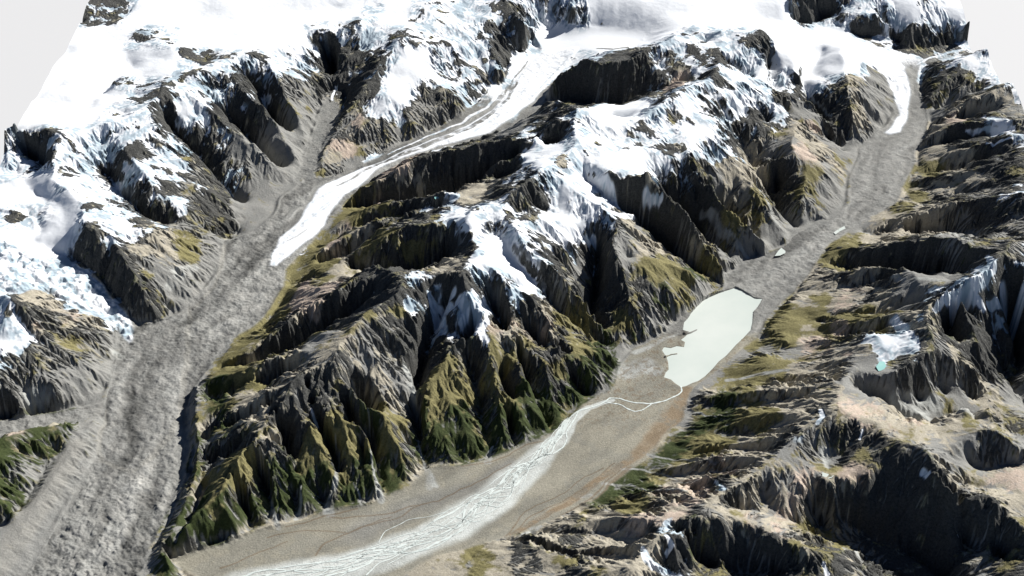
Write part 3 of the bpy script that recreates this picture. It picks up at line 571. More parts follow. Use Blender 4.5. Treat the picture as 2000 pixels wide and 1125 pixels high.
# lake basin
lk = P(LAKE); lake_poly = at(lk[:, 0], lk[:, 1], LAKE_Z)
lm = inpoly(lake_poly, FX, FY)
ls = blur(lm.astype(np.float32), 3)
_w = sstep(0, .35, blur(lm.astype(np.float32), 12)); H = H + _w * (np.maximum(H, LAKE_Z + .006) - H)
H = np.where(lm, LAKE_Z - .03 * sstep(.3, 1, ls) - .004, H).astype(np.float32)
for s_ in ('1340,652,45 1354,650,40 1366,646,25', '1300,698,25 1312,696,30 1324,694,20'): H = (H + stroke(s_, .6) * .045).astype(np.float32)

# ------------------------------------------------------------------ ice tongues
ICE = {
 'main': "528,520 536,490 545,465 560,455 575,442 592,420 600,400 615,378 640,360 680,338 730,322 780,298 840,275 880,262 920,240 960,215 1000,180 1030,130 1060,100 1130,95 1110,130 1085,150 1060,172 1040,200 1000,232 960,258 900,277 850,290 800,305 750,325 710,355 690,372 670,385 645,420 625,450 600,470 570,500 540,520",
 'east': "1715,90 1745,105 1768,130 1776,170 1778,210 1770,240 1755,258 1738,264 1728,262 1745,240 1758,225 1757,205 1744,180 1732,155 1720,135 1708,118 1690,100",
 'spill': "205,560 160,530 110,510 60,495 0,470 -40,500 0,560 40,575 90,565 140,590 180,605 210,625 235,640 262,668 268,655 255,625 235,600",
}
ice = {}
for k, s in ICE.items():
    ice[k] = inpoly(poly_px(s), WX, WY)
iced = np.zeros((NY, NX), np.float32)
H -= blur((ice['main'] | ice['east']).astype(np.float32), 1) * deb_s * hum * .008
for k, am in (('main', .03), ('east', .02), ('spill', .02)):
    iced += blur(ice[k].astype(np.float32), 2) * am
H += iced
H += blur(ice['spill'].astype(np.float32), 2) * fbm(NY, NX, .16, 3) * .022
H += blur(ice['main'].astype(np.float32), 2) * fbm(NY, NX, .3, 2) * .003

gy, gx = np.gradient(H, DX)
slope = np.sqrt(gx * gx + gy * gy)
conc = np.clip((blur(H, 3) - H) * 40, -1, 1)            # >0 in gullies
n1, n2, n3 = fbm(NY, NX, .6, 5, .6), fbm(NY, NX, .35, 4, .6), fbm(NY, NX, .2, 3, .7)
s2 = sig[2]; s3 = sig[3]
snow_v = cov[0] * 1.0 - .8 * sstep(.95, 1.7, slope + .25 * n3) * sstep(.9, 1.15, cov[0]) + .13 * n1 + .07 * conc + .10 * n2 - .58 * (sstep(.8, 1.8, slope)) * (1.2 - np.clip(cov[0], 0, 1.2)) - .10 * sig[1] * (cov[0] < 1.0) - .04 * s3 + .03
snow = sstep(.44, .56, snow_v) * sstep(.02, .2, cov[0]) * (1 - .8 * sstep(1.5, 2.2, slope + .3 * n3))
sc = cov[1] + .18 * n2 + .30 * conc - .22 * s3 - .10 * s2 - .08 * sig[4]
tn = cov[2] + .18 * n3 + .16 * s2 - .06 * sig[4]
pk = cov[3] + .15 * n1 - .05
ol = cov[4] + .26 * sstep(.35, .6, H) * (1 - sstep(1.1, 1.4, H)) * (FX > -9) * (1 - sstep(31, 34, FY)) * sstep(.05, .2, cov[4] + cov[5]) + .2 * (n1 - n2) * .8 - .25 * sstep(.9, 1.8, slope)
fo = cov[5] + .15 * n3 - .2 * conc
rk = cov[6] + .2 * (n2 - n3) * .7 + .16 * s3 + .10 * sig[4] + .30 * sstep(.75, 1.6, slope) - .28 * (1 - sstep(.25, .7, slope)) * (cov[0] < .25) + .5 * sstep(.3, .6, cov[0])
stk = np.stack([sc, tn, pk, ol, fo, rk], 0)
e = np.exp((stk - stk.max(0)) * 13); e /= e.sum(0)
sc, tn, pk, ol, fo, rk = e

# floors and traced details
F = floor_f.astype(np.float32)
def put(mask, **kw):
    """replace the cover inside mask"""
    global snow, sc, tn, pk, ol, fo, rk
    d = dict(snow=snow, sc=sc, tn=tn, pk=pk, ol=ol, fo=fo, rk=rk)
    for k in d: d[k] = d[k] * (1 - mask) + mask * kw.get(k, 0)
    snow, sc, tn, pk, ol, fo, rk = (d[k] for k in ('snow', 'sc', 'tn', 'pk', 'ol', 'fo', 'rk'))
hi = sstep(.95, 1.1, H)
debm = blur(deb.astype(np.float32), 1) * (1 - sstep(.9, 1.05, H + .05 * n1))
put(debm, sc=1)
plain = blur(fl['plain'].astype(np.float32), 1)
upper = sstep(31.2, 31.8, FY)
put(plain * (1 - sstep(1.05, 1.2, H)) * upper, sc=1)
tanm = sstep(-.2, .4, n1 + .3)
put(plain * (1 - upper), tn=.16 + .16 * tanm, sc=.62 - .16 * tanm, ol=.22)
orange = stroke("1340,765,150 1325,800,260 1300,835,260 1270,865,200 1235,895,120 1200,920,110 1150,950,110 1100,985,90 1040,1025,70 1000,1045,60")
put(orange * plain * sstep(-.6, .3, n3 + .4 * n1 + .2), ol=.45, pk=.55)
bed = stroke("470,1150,560 620,1122,520 740,1090,450 830,1055,460 900,1018,520 960,978,480 1010,935,430 1060,890,330 1092,850,220 1112,820,160 1150,795,80 1200,783,60", .25)
bed2 = stroke("700,1040,350 800,1000,300 870,975,260 920,960,200 1000,900,120", .8) * .6
put(bed2 * plain, sc=1)
wet = bed * plain
iceM = np.clip(blur((ice['main'] | ice['east'] | ice['spill']).astype(np.float32), 1), 0, 1)
put(iceM, snow=1)
# dirt lines on the ice, moraine stripes
for s in ("755,300,45 800,285,40 850,268,40 905,246,35 950,215,35 985,185,35 1010,150,30 1030,118,20",
          "660,362,40 700,340,60 745,318,80 790,300,110 835,283,120 880,266,120 920,247,110 960,222,90 990,192,60 1012,160,30",
          "820,282,22 880,252,20 930,224,18 970,196,14"):
    put(np.clip(stroke(s, .25) * (.75 + .3 * n3), 0, 1), sc=1)
put(stroke("755,302,18 830,268,40 900,240,50 950,208,60 985,172,80 1005,140,90", .4) * .95, snow=1)
put(stroke("780,298,14 850,274,18 915,243,14 960,214,12", .4) * .8, sc=1)
put(stroke("1170,93,30 1195,97,50 1225,93,50 1250,97,30"), sc=1)
put(stroke("560,472,25 580,462,35 600,448,25 590,455,20", .6) * .5, sc=1)
put(stroke("1778,128,40 1783,160,45 1787,200,70 1785,235,90 1770,265,90", .5) * .9, sc=1)
put(stroke("1790,125,30 1815,112,50 1850,102,60 1890,94,70 1925,88,90", .4) * .9, snow=1)
MOR = ["372,600,60 366,650,70 363,720,80 358,790,80 335,850,80 300,890,90 270,915,90", "205,800,40 200,850,50 192,885,50 200,905,60 225,915,70 260,922,80",
       "150,870,260 110,930,280 70,990,280 30,1050,280 -10,1110,280", "440,480,60 420,560,60 380,600,60", "210,690,50 235,680,30"]
for s in MOR: put(stroke(s, .3) * .8, sc=.85, tn=.15)
for s in ("1105,655,60 1110,658,40", "1440,945,0 1445,947,0"):
    pass
SNOW = ["845,590,90 865,620,110 870,650,90 850,665,60", "900,585,110 915,610,120 905,640,80", "950,590,50 955,630,60 940,655,50", "1890,255,30 1930,250,50 1980,248,60", "1925,283,30 1985,275,50", "1900,115,120 1930,120,140 1945,140,120", "1980,175,70 1990,200,80", "1850,600,70 1880,590,80 1920,600,90", "1580,115,150 1600,140,140 1575,165,90","1395,945,25 1405,950,45 1415,957,50 1400,957,35", "1300,1045,50 1310,1065,60 1300,1080,40", "1255,1070,50 1265,1085,80 1280,1100,100 1300,1115,90",
        "1605,800,50 1612,815,60 1600,830,40", "1690,840,25 1687,855,35", "1800,925,50 1812,930,40", "1870,1045,10 1872,1050,10", "1610,1100,40 1618,1120,50",
        "1745,625,90 1760,640,160 1770,655,170 1745,665,180 1730,685,120 1775,690,70", "1930,500,60 1945,520,90 1925,545,120 1900,560,140 1870,580,120 1840,600,70 1825,610,40",
        "1960,600,160 1990,610,160 1930,600,60", "608,800,20 615,820,40 620,835,25",
        "1420,620,0 1421,621,0", "880,600,130 860,640,120 840,580,40 890,570,100", "925,585,70 940,620,80 930,655,40", "1000,520,200 1020,545,170 1040,570,110 960,480,220",
        "1160,360,120 1200,400,130 1235,420,110 1090,430,160 1130,450,180 1060,450,150 1160,470,80", "1260,375,90 1285,390,60",
        "1690,250,1 1691,251,1", "230,430,110 250,440,120 260,450,60", "1400,70,150 1420,110,150", "650,195,40 655,175,50"]
for s in SNOW:
    put(np.clip(stroke(s, .35) * 1.5 + .25 * n3 * stroke(s, .9), 0, 1), snow=1)
# scree fans and chutes
FANS = ["1225,730,260 1260,715,300 1280,725,220", "1240,690,120 1290,668,60 1330,650,50", "640,1005,130 645,980,90 655,940,45 662,900,20 655,860,12", "745,975,110 738,940,40 730,910,18 722,860,10", "580,1015,60 588,985,30 590,950,15",
        "545,1035,60 530,1000,30 528,975,18", "845,955,140 835,930,80 822,905,25 815,860,15", "808,790,60 800,750,120 790,720,110 815,830,30", "955,905,90 955,890,50 960,872,18",
        "707,985,30 700,965,18 690,945,12", "1420,745,70 1480,730,60 1540,722,40", "1120,960,0 1121,961,0", "1340,800,60 1370,807,25 1400,815,15", "1315,850,60 1330,842,30",
        "1265,888,40 1300,895,22 1340,900,15 1400,905,12", "1215,918,40 1260,920,22 1310,930,18 1360,940,20", "1180,945,40 1230,950,25 1290,955,30 1340,960,30",
        "1150,967,60 1130,970,40", "1040,1035,70 1060,1030,60 1020,1045,40", "1000,1060,0 1001,1061,0", "1800,800,200 1830,790,150 1750,780,150 1890,800,150",
        "1610,890,120 1620,910,120", "1700,1100,40 1680,1090,80 1650,1070,60", "1460,500,60 1430,470,110 1400,440,90 1370,420,60", "1520,440,90 1500,400,60 1480,360,50",
        "1620,230,40 1600,200,40 1570,180,50", "330,560,130 380,520,90 340,530,120", "230,700,120 215,680,90", "60,790,200 90,770,150", "1810,470,0 1811,471,0",
        "1830,460,80 1860,455,90 1900,470,80", "1700,545,60 1780,545,80 1850,548,80"]
fan = np.zeros((NY, NX), np.float32)
for s in FANS:
    fan = np.maximum(fan, stroke(s, .4) * np.clip(.75 + .3 * n3, 0, 1))
for s in FANS:
    put(np.clip(stroke(s, .4) * (1 + .25 * n3), 0, 1) * .9, sc=.9, tn=.1)
# drains that cut the plain: thin brown lines
BR = ["640,1012,16 720,1010,14 780,1000,14 860,985,14 900,960,12 960,930,12 1000,905,12", "520,1050,14 600,1035,12 680,1040,10 760,1010,10", "620,1085,14 640,1060,14 700,1030,14 770,1015,12 830,990,10",
      "900,912,14 960,905,14 1010,880,12 1060,860,12", "1020,1060,30 1060,1040,30 1120,1000,30 1180,960,34 1230,915,40","1000,1055,18 1050,1020,18 1100,990,16 1150,955,18 1200,925,18","990,1050,14 1030,1000,12 1090,965,12 1140,930,12 1180,915,12","1020,1060,20 1080,1020,18 1130,985,18 1180,950,16 1230,905,18", "1000,1045,14 1040,1010,12 1100,975,12 1160,940,14 1200,905,14",
      "430,1110,14 500,1080,12 560,1060,12", "560,1030,12 640,1008,14 700,995,14"]
def re_w(s): return ' '.join('%s,%s,%g' % (q.split(',')[0], q.split(',')[1], float(q.split(',')[2]) * 1.5) for q in s.split())
brown = np.zeros((NY, NX), np.float32)
for s in BR: brown = np.maximum(brown, stroke(re_w(s), .6))
print('paint', round(time.time() - T0, 1))

# flow lines: noise stretched along each valley
def arc_coords(line):
    D = np.full((NY, NX), 1e9, np.float32); U = np.zeros((NY, NX), np.float32); V = np.zeros((NY, NX), np.float32); acc_ = 0.
    for a, b in zip(line[:-1], line[1:]):
        d = (b - a)[:2]; L = float(np.hypot(*d)); t = np.clip(((FX - a[0]) * d[0] + (FY - a[1]) * d[1]) / L ** 2, 0, 1)
        qx, qy = FX - a[0] - t * d[0], FY - a[1] - t * d[1]; q = qx * qx + qy * qy; m = q < D
        D[m] = q[m]; U[m] = (acc_ + t * L)[m]; V[m] = ((qx * d[1] - qy * d[0]) / L)[m]; acc_ += L
    return U, blur(V, 4)
TAB = rng.random((512, 512)).astype(np.float32)
def vn(u, v):
    i, j = np.floor(u).astype(np.int32), np.floor(v).astype(np.int32); a, b = u - i, v - j; a = a * a * (3 - 2 * a); b = b * b * (3 - 2 * b)
    g = lambda x, y: TAB[y % 512, x % 512]
    return g(i, j) * (1 - a) * (1 - b) + g(i + 1, j) * a * (1 - b) + g(i, j + 1) * (1 - a) * b + g(i + 1, j + 1) * a * b
streak = np.full((NY, NX), .5, np.float32)
for key in ('left', 'plain'):
    c = P(FLOORS[key][1]); U, V = arc_coords(at(c[:, 0], c[:, 1], c[:, 2]))
    V = V + wob[0] * 2 + .05 * n1 * .5
    f = .5 * vn(U * .3, V * 2.6) + .3 * vn(U * .7 + 9, V * 6.) + .2 * vn(U * 4 + 4, V * 9.)
    f = .5 + (f - .5) * np.where(upper > .5, 1.25, .6) if key == 'plain' else .5 + (f - .5) * 1.7
    streak = np.where(fl[key], f, streak)
    if key == 'plain': H += plain * upper * (1 - np.clip(blur(lm.astype(np.float32), 6) * 3, 0, 1)) * (f - .5) * .06 * (1 - sstep(1.0, 1.2, H))
    if key == 'left': H += debm * (f - .5) * .042
# boulders and scrub speckled over the outwash plain
speck = sstep(.55, 1.3, fbm(NY, NX, .07, 2, .8)) * fl['plain'] * (1 - upper) * sstep(27.0, 28.5, FY) * (1 - wet)
# ------------------------------------------------------------------ materials
def rgb(*c): return (*c, 1)
class NT:
    def __init__(s, name):
        s.m = bpy.data.materials.new(name); s.m.use_nodes = True; s.t = s.m.node_tree; s.t.nodes.clear()
        s.out = s.n('ShaderNodeOutputMaterial'); s.b = s.n('ShaderNodeBsdfPrincipled'); s.l(s.b.outputs[0], s.out.inputs[0])
    def n(s, k, **kw):
        q = s.t.nodes.new(k)
        for a, v in kw.items(): setattr(q, a, v)
        return q
    def l(s, a, b): s.t.links.new(a, b)
    def mix(s, f, a, b):
        q = s.n('ShaderNodeMix', data_type='RGBA')
        for sock, v in ((q.inputs[0], f), (q.inputs[6], a), (q.inputs[7], b)):
            if hasattr(v, 'links') or hasattr(v, 'is_linked'): s.l(v, sock)
            else: sock.default_value = v
        return q.outputs[2]
    def noise(s, scale, detail=6, rough=.6, co=None):
        q = s.n('ShaderNodeTexNoise'); q.inputs['Scale'].default_value = scale; q.inputs['Detail'].default_value = detail; q.inputs['Roughness'].default_value = rough
        s.l(co or s.co, q.inputs['Vector']); return q.outputs[0]
    def ramp(s, v, a, b):
        q = s.n('ShaderNodeMapRange'); q.inputs[1].default_value = a; q.inputs[2].default_value = b; s.l(v, q.inputs[0]); return q.outputs[0]
    def coords(s):
        q = s.n('ShaderNodeTexCoord'); s.co = q.outputs['Object']; return s
    def attr(s, name):
        a = s.n('ShaderNodeAttribute'); a.attribute_name = name
        q = s.n('ShaderNodeSeparateColor'); s.l(a.outputs['Color'], q.inputs[0]); return q.outputs[0], q.outputs[1], q.outputs[2], a.outputs['Alpha']
    def bump(s, v, st, dist):
        q = s.n('ShaderNodeBump'); q.inputs['Strength'].default_value = st; q.inputs['Distance'].default_value = dist; s.l(v, q.inputs['Height']); return q

def ground_mat():
    s = NT('mountain ground').coords()
    sn_, gr, ta, pi_ = s.attr('cover_a'); ol_, fo_, rk_, wet_ = s.attr('cover_b'); br_, bl_, st_, _ = s.attr('cover_c')
    fine = s.ramp(s.noise(19, 8, .78), .33, .67); mid = s.ramp(s.noise(3.2, 6, .65), .3, .7)
    rock = s.mix(fine, rgb(.035, .036, .034), rgb(.128, .127, .117))
    scree = s.mix(fine, rgb(.165, .165, .155), rgb(.27, .27, .253)); scree = s.mix(s.ramp(mid, .2, 1.6), scree, rgb(.30, .29, .265))
    tan = s.mix(fine, rgb(.275, .246, .192), rgb(.48, .44, .35))
    pink = s.mix(fine, rgb(.37, .29, .23), rgb(.58, .485, .40))
    olive = s.mix(fine, rgb(.105, .096, .04), rgb(.265, .235, .11))
    forest = s.mix(fine, rgb(.022, .032, .010), rgb(.062, .078, .026))
    c = rock
    for f, col in ((gr, scree), (ta, tan), (pi_, pink), (ol_, olive), (fo_, forest)):
        # weights add up to one with rock
        q = s.n('ShaderNodeVectorMath', operation='SCALE'); s.l(col, q.inputs[0]); s.l(f, q.inputs['Scale'])
        if c is rock:
            q0 = s.n('ShaderNodeVectorMath', operation='SCALE'); s.l(rock, q0.inputs[0]); s.l(rk_, q0.inputs['Scale']); tot = q0.outputs[0]; c = None
        q2 = s.n('ShaderNodeVectorMath', operation='ADD'); s.l(tot, q2.inputs[0]); s.l(q.outputs[0], q2.inputs[1]); tot = q2.outputs[0]
    base = s.mix(wet_, tot, s.mix(fine, rgb(.46, .48, .455), rgb(.58, .60, .57)))
    base = s.mix(br_, base, rgb(.165, .118, .072))
    q = s.n('ShaderNodeMath', operation='MULTIPLY_ADD'); s.l(st_, q.inputs[0]); q.inputs[1].default_value = 1.1; q.inputs[2].default_value = .45
    q3 = s.n('ShaderNodeVectorMath', operation='SCALE'); s.l(base, q3.inputs[0]); s.l(q.outputs[0], q3.inputs['Scale']); base = q3.outputs[0]
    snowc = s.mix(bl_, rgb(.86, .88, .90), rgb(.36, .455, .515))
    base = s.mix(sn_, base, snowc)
    s.l(base, s.b.inputs['Base Color']); s.b.inputs['Roughness'].default_value = .85; s.b.inputs['Specular IOR Level'].default_value = .15
    hb = s.n('ShaderNodeMath', operation='MULTIPLY'); inv = s.n('ShaderNodeMath', operation='SUBTRACT'); inv.inputs[0].default_value = 1.15; s.l(sn_, inv.inputs[1])
    s.l(s.noise(22, 6, .7), hb.inputs[0]); s.l(inv.outputs[0], hb.inputs[1])
    b1 = s.bump(hb.outputs[0], .6, .03)
    hc = s.n('ShaderNodeMath', operation='MULTIPLY'); s.l(s.noise(7, 8, .75), hc.inputs[0]); hk = s.n('ShaderNodeMath', operation='MULTIPLY'); ik = s.n('ShaderNodeMath', operation='SUBTRACT'); ik.inputs[0].default_value = 1; s.l(sn_, ik.inputs[1]); s.l(rk_, hk.inputs[0]); s.l(ik.outputs[0], hk.inputs[1]); s.l(hk.outputs[0], hc.inputs[1])
    b2 = s.bump(hc.outputs[0], .8, .12); s.l(b1.outputs[0], b2.inputs['Normal']); s.l(b2.outputs[0], s.b.inputs['Normal'])
    return s.m

def simple(name, c0, c1, scale=8, rough=.6, bump=0.):
    s = NT(name).coords(); f = s.ramp(s.noise(scale), .3, .7)
    s.l(s.mix(f, c0, c1), s.b.inputs['Base Color']); s.b.inputs['Roughness'].default_value = rough
    if bump: s.l(s.bump(f, bump, .01).outputs[0], s.b.inputs['Normal'])
    return s.m
MG = ground_mat()
M_lake = simple('milky lake water', rgb(.51, .57, .525), rgb(.63, .665, .615), .45, .3)
M_teal = simple('turquoise pool water', rgb(.25, .50, .47), rgb(.33, .58, .54), 3, .35)
M_river = simple('pale glacial river water', rgb(.60, .66, .63), rgb(.72, .77, .73), 6, .4)
M_side = simple('cut block side', rgb(.10, .10, .095), rgb(.17, .165, .155), 2, .9)
M_floor = simple('pale studio ground', rgb(.57, .57, .57), rgb(.575, .575, .575), .001, .9)

# ------------------------------------------------------------------ objects
col = bpy.context.scene.collection
def tag(o, label=None, cat=None, group=None, kind=None):
    for k, v in (('label', label), ('category', cat), ('group', group), ('kind', kind)):
        if v: o[k] = v
    return o
def mesh_obj(name, co, faces, mat, attrs=None, smooth=True, parent=None, k=4):
    me = bpy.data.meshes.new(name); n = len(co); nf = len(faces)
    me.vertices.add(n); me.vertices.foreach_set('co', np.ascontiguousarray(co, np.float32).ravel())
    me.loops.add(nf * k); me.loops.foreach_set('vertex_index', np.ascontiguousarray(faces, np.int32).ravel())
    me.polygons.add(nf); me.polygons.foreach_set('loop_start', np.arange(0, nf * k, k, dtype=np.int32))
    me.update(calc_edges=True)
    if smooth: me.polygons.foreach_set('use_smooth', np.ones(nf, bool))
    for an, arr in (attrs or {}).items():
        a = me.attributes.new(an, 'FLOAT_COLOR', 'POINT'); a.data.foreach_set('color', np.ascontiguousarray(arr, np.float32).ravel())
    me.materials.append(mat); me.validate()
    o = bpy.data.objects.new(name, me); col.objects.link(o)
    if parent: o.parent = parent
    return o

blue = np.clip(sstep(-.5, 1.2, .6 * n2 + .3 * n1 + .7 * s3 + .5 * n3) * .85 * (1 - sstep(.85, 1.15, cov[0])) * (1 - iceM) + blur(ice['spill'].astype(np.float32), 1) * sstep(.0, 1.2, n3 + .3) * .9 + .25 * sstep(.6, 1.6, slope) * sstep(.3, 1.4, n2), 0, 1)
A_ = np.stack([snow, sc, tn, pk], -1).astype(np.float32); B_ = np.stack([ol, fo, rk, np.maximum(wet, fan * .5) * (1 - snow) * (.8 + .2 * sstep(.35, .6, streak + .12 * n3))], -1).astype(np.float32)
iceS = np.zeros((NY, NX), np.float32)
c = P(FLOORS['left'][1]); U, V = arc_coords(at(c[:, 0], c[:, 1], c[:, 2]))
iceS = .55 * sstep(.66, .85, .6 * vn(U * .3 + 3, V * 9.) + .4 * vn(U * 1. + 9, V * 22.)) * (ice['main'] | ice['east']) * .8
blue = np.maximum(blue, iceS)
_e = blur((ice['main'] | ice['east']).astype(np.float32), 2); edge = (_e > .05) & (_e < .97)
C_ = np.stack([np.maximum(np.maximum(brown * (plain > .3) * .62, speck * .5), np.clip(orange * plain * (.45 + .25 * sstep(-1.0, 1.2, n3 + .5 * n2)), 0, 1)), blue, streak, 0 * blue], -1).astype(np.float32)
CO = np.stack([FX, FY, H], -1).astype(np.float32)

# which object each grid face belongs to
cf = lambda m: m[:-1, :-1]
t_line = W3(FLOORS['left'][1].replace('160,1140,.12', '100,1300,.1') + ' 1350,20,1.9 1420,-40,2.2')
own = np.zeros((NY, NX), np.int8)                      # 0 left range
own[side_of(t_line, FX, FY)] = 1
own[side_of(m_line, FX, FY)] = 2
own[fl['left'] | fl['side'] | fl['west_arm']] = 3
own[fl['plain'] & (FY < 31.5)] = 4
own[fl['plain'] & (FY >= 31.5)] = 5
own[(own == 3) & (H > 1.25)] = 6                         # the high snowfield the ice comes from
own[ice['main']] = 7; own[ice['east']] = 8; own[ice['spill']] = 9
ownf = own[:-1, :-1]
IDX = np.arange(NX * NY).reshape(NY, NX)
def cut(name, ids):
    m = np.isin(ownf, ids); j, i = np.nonzero(m)
    q = np.stack([IDX[j, i], IDX[j, i + 1], IDX[j + 1, i + 1], IDX[j + 1, i]], -1)
    u, inv = np.unique(q, return_inverse=True); inv = inv.reshape(-1, 4)
    f = lambda a: a.reshape(-1, a.shape[-1])[u]
    return mesh_obj(name, f(CO), inv, MG, {'cover_a': f(A_), 'cover_b': f(B_), 'cover_c': f(C_)}, smooth=name != 'mountain_range')
tag(cut('mountain_range', [0]), 'snowy dividing range along the left side of the long valley', kind='structure')
tag(cut('mountain_range', [1]), 'central mountain range between the two long valleys', kind='structure')
tag(cut('mountain_range', [2]), 'right hand mountain range with ribbed tan slopes', kind='structure')
tag(cut('valley_floor', [3]), 'grey hummocky rubble filling the left valley', kind='structure')
tag(cut('river_plain', [4]), 'flat tan gravel plain with a braided river', kind='structure')
tag(cut('valley_floor', [5]), 'grey rubble floor above the milky lake', kind='structure')
tag(cut('snowfield', [6]), 'broad white snowfield at the head of the valley', kind='structure')
tag(cut('glacier', [7]), 'long clean white glacier tongue winding down the left valley', 'glacier', 'glaciers flowing down between the ranges')
tag(cut('glacier', [8]), 'short curved white glacier tongue at the head of the right valley', 'glacier', 'glaciers flowing down between the ranges')
tag(cut('glacier', [9]), 'blue crevassed icefall spilling into the left valley at the left edge', 'glacier', 'glaciers flowing down between the ranges')
# block sides
ring = np.concatenate([IDX[0, :], IDX[1:, -1], IDX[-1, -2::-1], IDX[-2:0:-1, 0]])
top = CO.reshape(-1, 3)[ring]; bot = top.copy(); bot[:, 2] = BASE; n = len(ring); a = np.arange(n); b = (a + 1) % n
tag(mesh_obj('terrain_side', np.concatenate([top, bot]), np.stack([a + n, b + n, b, a], -1), M_side, smooth=False), kind='structure')
# far pale ground
G = 900
tag(mesh_obj('ground', np.array([[-G, -G, -70], [G, -G, -70], [G, G * 2, -70], [-G, G * 2, -70]], float), np.array([[0, 1, 2, 3]]), M_floor, smooth=False), kind='structure')

def ngon(name, poly, z, mat, **kw):
    n = len(poly); me = bpy.data.meshes.new(name)
    me.from_pydata([(p[0], p[1], z) for p in poly], [], [list(range(n))]); me.materials.append(mat)
    o = bpy.data.objects.new(name, me); col.objects.link(o)
    me.polygons[0].flip() if me.polygons[0].normal.z < 0 else None
    return tag(o, **kw)
ngon('lake', lake_poly, LAKE_Z, M_lake, label='pale milky green lake below the rubble covered valley floor', kind='structure')
def pond(s, mat, label):
    p = poly_px(s); z = float(np.max(p[:, 2])) + .008
    a = P(s); q = at(a[:, 0], a[:, 1], z)
    return ngon('pond', q, z, mat, label=label, kind='structure')
pond("1628,454 1640,446 1650,441 1652,446 1640,452 1632,458", M_lake, 'small pale pond on the grey valley floor, upper of the two')
pond("1513,500 1520,490 1526,484 1534,490 1534,494 1524,499", M_lake, 'small pale pond on the grey valley floor, lower of the two')
pond("1606,922 1612,924 1629,929 1624,933 1616,935 1606,934", M_lake, 'small pale pond in the cirque below the dark ridge')
pond("1711,716 1718,706 1727,706 1731,715 1726,722 1716,725", M_teal, 'turquoise pool below the round snow patch')
pond("848,385 855,384 858,387 850,389", M_teal, 'tiny turquoise pool beside a snow patch in the central range')

# river strands
RIV = [
 ("1330,755,30 1332,765,26 1325,772,26 1300,783,28 1272,789,28 1240,788,22 1210,779,22 1190,778,22 1183,785,26 1165,793,30 1130,803,34 1118,812,30 1100,830,26 1085,850,26 1083,870,26 1078,885,28 1050,895,30 1035,910,28 1020,920,26 1005,935,24 1000,955,22", 1),
 ("1183,786,18 1210,790,20 1228,800,22 1240,805,22 1255,802,20 1272,790,18", 1),
 ("1130,803,22 1122,820,22 1105,845,22 1108,858,18 1100,875,22 1080,887,26", 1),
 ("1078,887,20 1060,890,18 1045,900,16 1030,918,16 1000,925,20 975,950,22 940,965,22 915,980,24 905,1000,22 880,1020,22 860,1035,22 840,1040,20 800,1050,20 760,1068,20 740,1080,18 720,1100,20 660,1115,22 600,1130,20", 1),
 ("1000,925,14 985,940,12 1002,955,14 995,970,16 975,972,18 950,975,16 930,990,16 915,1010,14 890,1030,14 870,1050,16 840,1060,16 800,1070,14 770,1090,16 740,1100,18 715,1125,18", 1),
 ("1005,938,12 980,960,14 960,985,14 940,1000,14 920,1020,14 895,1040,14 860,1065,14 830,1075,16 790,1085,14 755,1105,12", 1),
 ("940,965,12 920,970,12 895,990,12 870,1000,14 845,1020,12 820,1040,12 790,1045,12 750,1060,12 700,1080,12 640,1098,12 590,1110,12", 1),
 ("870,1000,10 840,1010,9 800,1015,8 770,1030,10 750,1040,12 740,1060,14", .8),
 ("880,1045,12 850,1050,12 820,1050,10 780,1060,12 750,1085,12 700,1092,12 650,1110,12 620,1125,14", 1),
 ("1083,870,12 1070,865,10 1060,875,12 1063,888,12", 1),
 ("1125,808,12 1110,818,12 1092,832,12 1088,848,12 1100,850,12 1112,840,12 1118,825,12", 1)]
vs, fs = [], []
BEDL = P("470,1150,560 620,1122,520 740,1090,450 830,1055,460 900,1018,520 960,978,480 1010,935,430 1060,890,330 1092,850,220 1112,820,120")
for k_ in range(15):
    n_ = 90; t0, t1 = (0, 1) if k_ < 9 else sorted(rng.random(2)); t1 = max(t1, t0 + .25)
    t_ = np.linspace(t0, min(t1, 1), n_) * (len(BEDL) - 1); kk = np.arange(len(BEDL))
    bx, by, br = (np.interp(t_, kk, BEDL[:, c]) for c in range(3))
    of = sum(rng.normal() * .5 / (q + 1) ** .6 * np.sin(t_ * (1.1 + 1.7 * q) + rng.random() * 6.3) for q in range(4)) + rng.uniform(-.6, .6)
    of = np.tanh(of) * .82
    px_off = of * br / 1000 * 80
    RIV.append((' '.join('%.1f,%.1f,%.1f' % (x + o * .45, y + o * .75, w) for x, y, o, w in zip(bx, by, px_off, np.clip(13 + 8 * np.sin(t_ * 3 + k_), 5, 22) * (1.7 if k_ < 5 else .8))), 0))
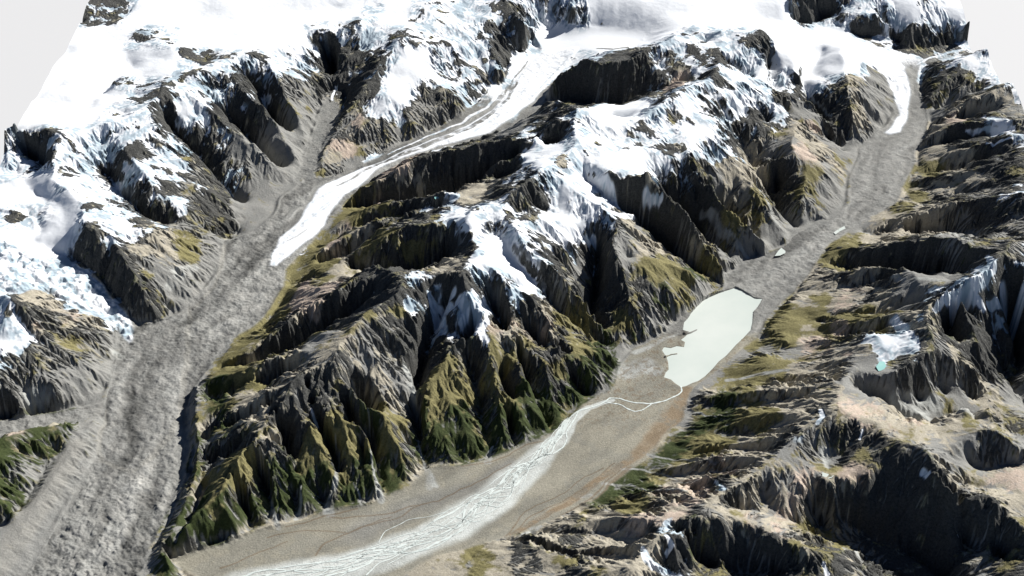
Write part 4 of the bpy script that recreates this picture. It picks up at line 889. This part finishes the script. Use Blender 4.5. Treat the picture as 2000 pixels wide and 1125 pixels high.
for s, _ in RIV:
    a = P(s)
    t = np.linspace(0, len(a) - 1, len(a) * (7 if _ else 2)); k = np.arange(len(a))
    # smooth, slightly wandering centre line
    px = np.interp(t, k, a[:, 0]); py = np.interp(t, k, a[:, 1]); w = np.interp(t, k, a[:, 2])
    for arr in (px, py):
        arr[1:-1] = (arr[:-2] + 2 * arr[1:-1] + arr[2:]) / 4; arr[1:-1] = (arr[:-2] + 2 * arr[1:-1] + arr[2:]) / 4
    p = pick(px, py); p[1:-1] = (p[:-2] + 2 * p[1:-1] + p[2:]) / 4
    d = np.gradient(p[:, :2], axis=0); d /= np.linalg.norm(d, axis=1)[:, None] + 1e-9
    nrm = np.stack([-d[:, 1], d[:, 0]], -1) * (w * (1 + .25 * rng.standard_normal(len(w))) / 1000. * .7)[:, None]
    b0 = len(vs)
    for q, m_ in zip(p, nrm):
        for sgn in (-1, 0, 1):
            x, y = q[0] + sgn * m_[0], q[1] + sgn * m_[1]
            vs.append((x, y, float(hz(np.array([x]), np.array([y]))[0]) + .006))
    for i in range(len(p) - 1):
        r0 = b0 + 3 * i
        fs += [(r0, r0 + 1, r0 + 4, r0 + 3), (r0 + 1, r0 + 2, r0 + 5, r0 + 4)]
tag(mesh_obj('river', np.array(vs), np.array(fs), M_river), 'pale braided river leaving the lake and crossing the gravel plain', kind='structure')

# ------------------------------------------------------------------ light, camera
SUN_EL, AZ = 33.0, (0.76, 0.65)                        # towards the sun: right and away
wd = bpy.data.worlds.new('World'); bpy.context.scene.world = wd; wd.use_nodes = True
nt = wd.node_tree; bg = nt.nodes['Background']; sky = nt.nodes.new('ShaderNodeTexSky'); sky.sky_type = 'NISHITA'; sky.sun_disc = False
sky.sun_elevation = math.radians(SUN_EL); sky.sun_rotation = math.atan2(AZ[0], AZ[1]); sky.altitude = 3000; sky.air_density = .5; sky.dust_density = .2
nt.links.new(sky.outputs[0], bg.inputs[0]); bg.inputs[1].default_value = .05
L_ = bpy.data.lights.new('sun', 'SUN'); L_.energy = 5.0; L_.angle = math.radians(.5); L_.color = (1, .975, .935)
so = bpy.data.objects.new('sun', L_); col.objects.link(so)
from mathutils import Vector
e_ = math.radians(SUN_EL); nrm_ = math.hypot(*AZ)
dirv = Vector((AZ[0] / nrm_ * math.cos(e_), AZ[1] / nrm_ * math.cos(e_), math.sin(e_)))
so.rotation_euler = (-dirv).to_track_quat('-Z', 'Y').to_euler(); so.location = (20, 40, 30)
cd = bpy.data.cameras.new('camera'); cam = bpy.data.objects.new('camera', cd); col.objects.link(cam)
cd.sensor_width = 36; cd.lens = FOC / 2000 * 36; cd.clip_start = .1; cd.clip_end = 5000
cam.location = (0, 0, CH); cam.rotation_euler = (math.radians(90) - PITCH, 0, 0)
sc_ = bpy.context.scene; sc_.camera = cam
sc_.view_settings.view_transform = 'Standard'; sc_.view_settings.look = 'None'; sc_.view_settings.exposure = .70; sc_.view_settings.gamma = 1
sc_.render.engine = 'CYCLES'; sc_.cycles.max_bounces = 4; sc_.cycles.diffuse_bounces = 1
print('built', round(time.time() - T0, 1))
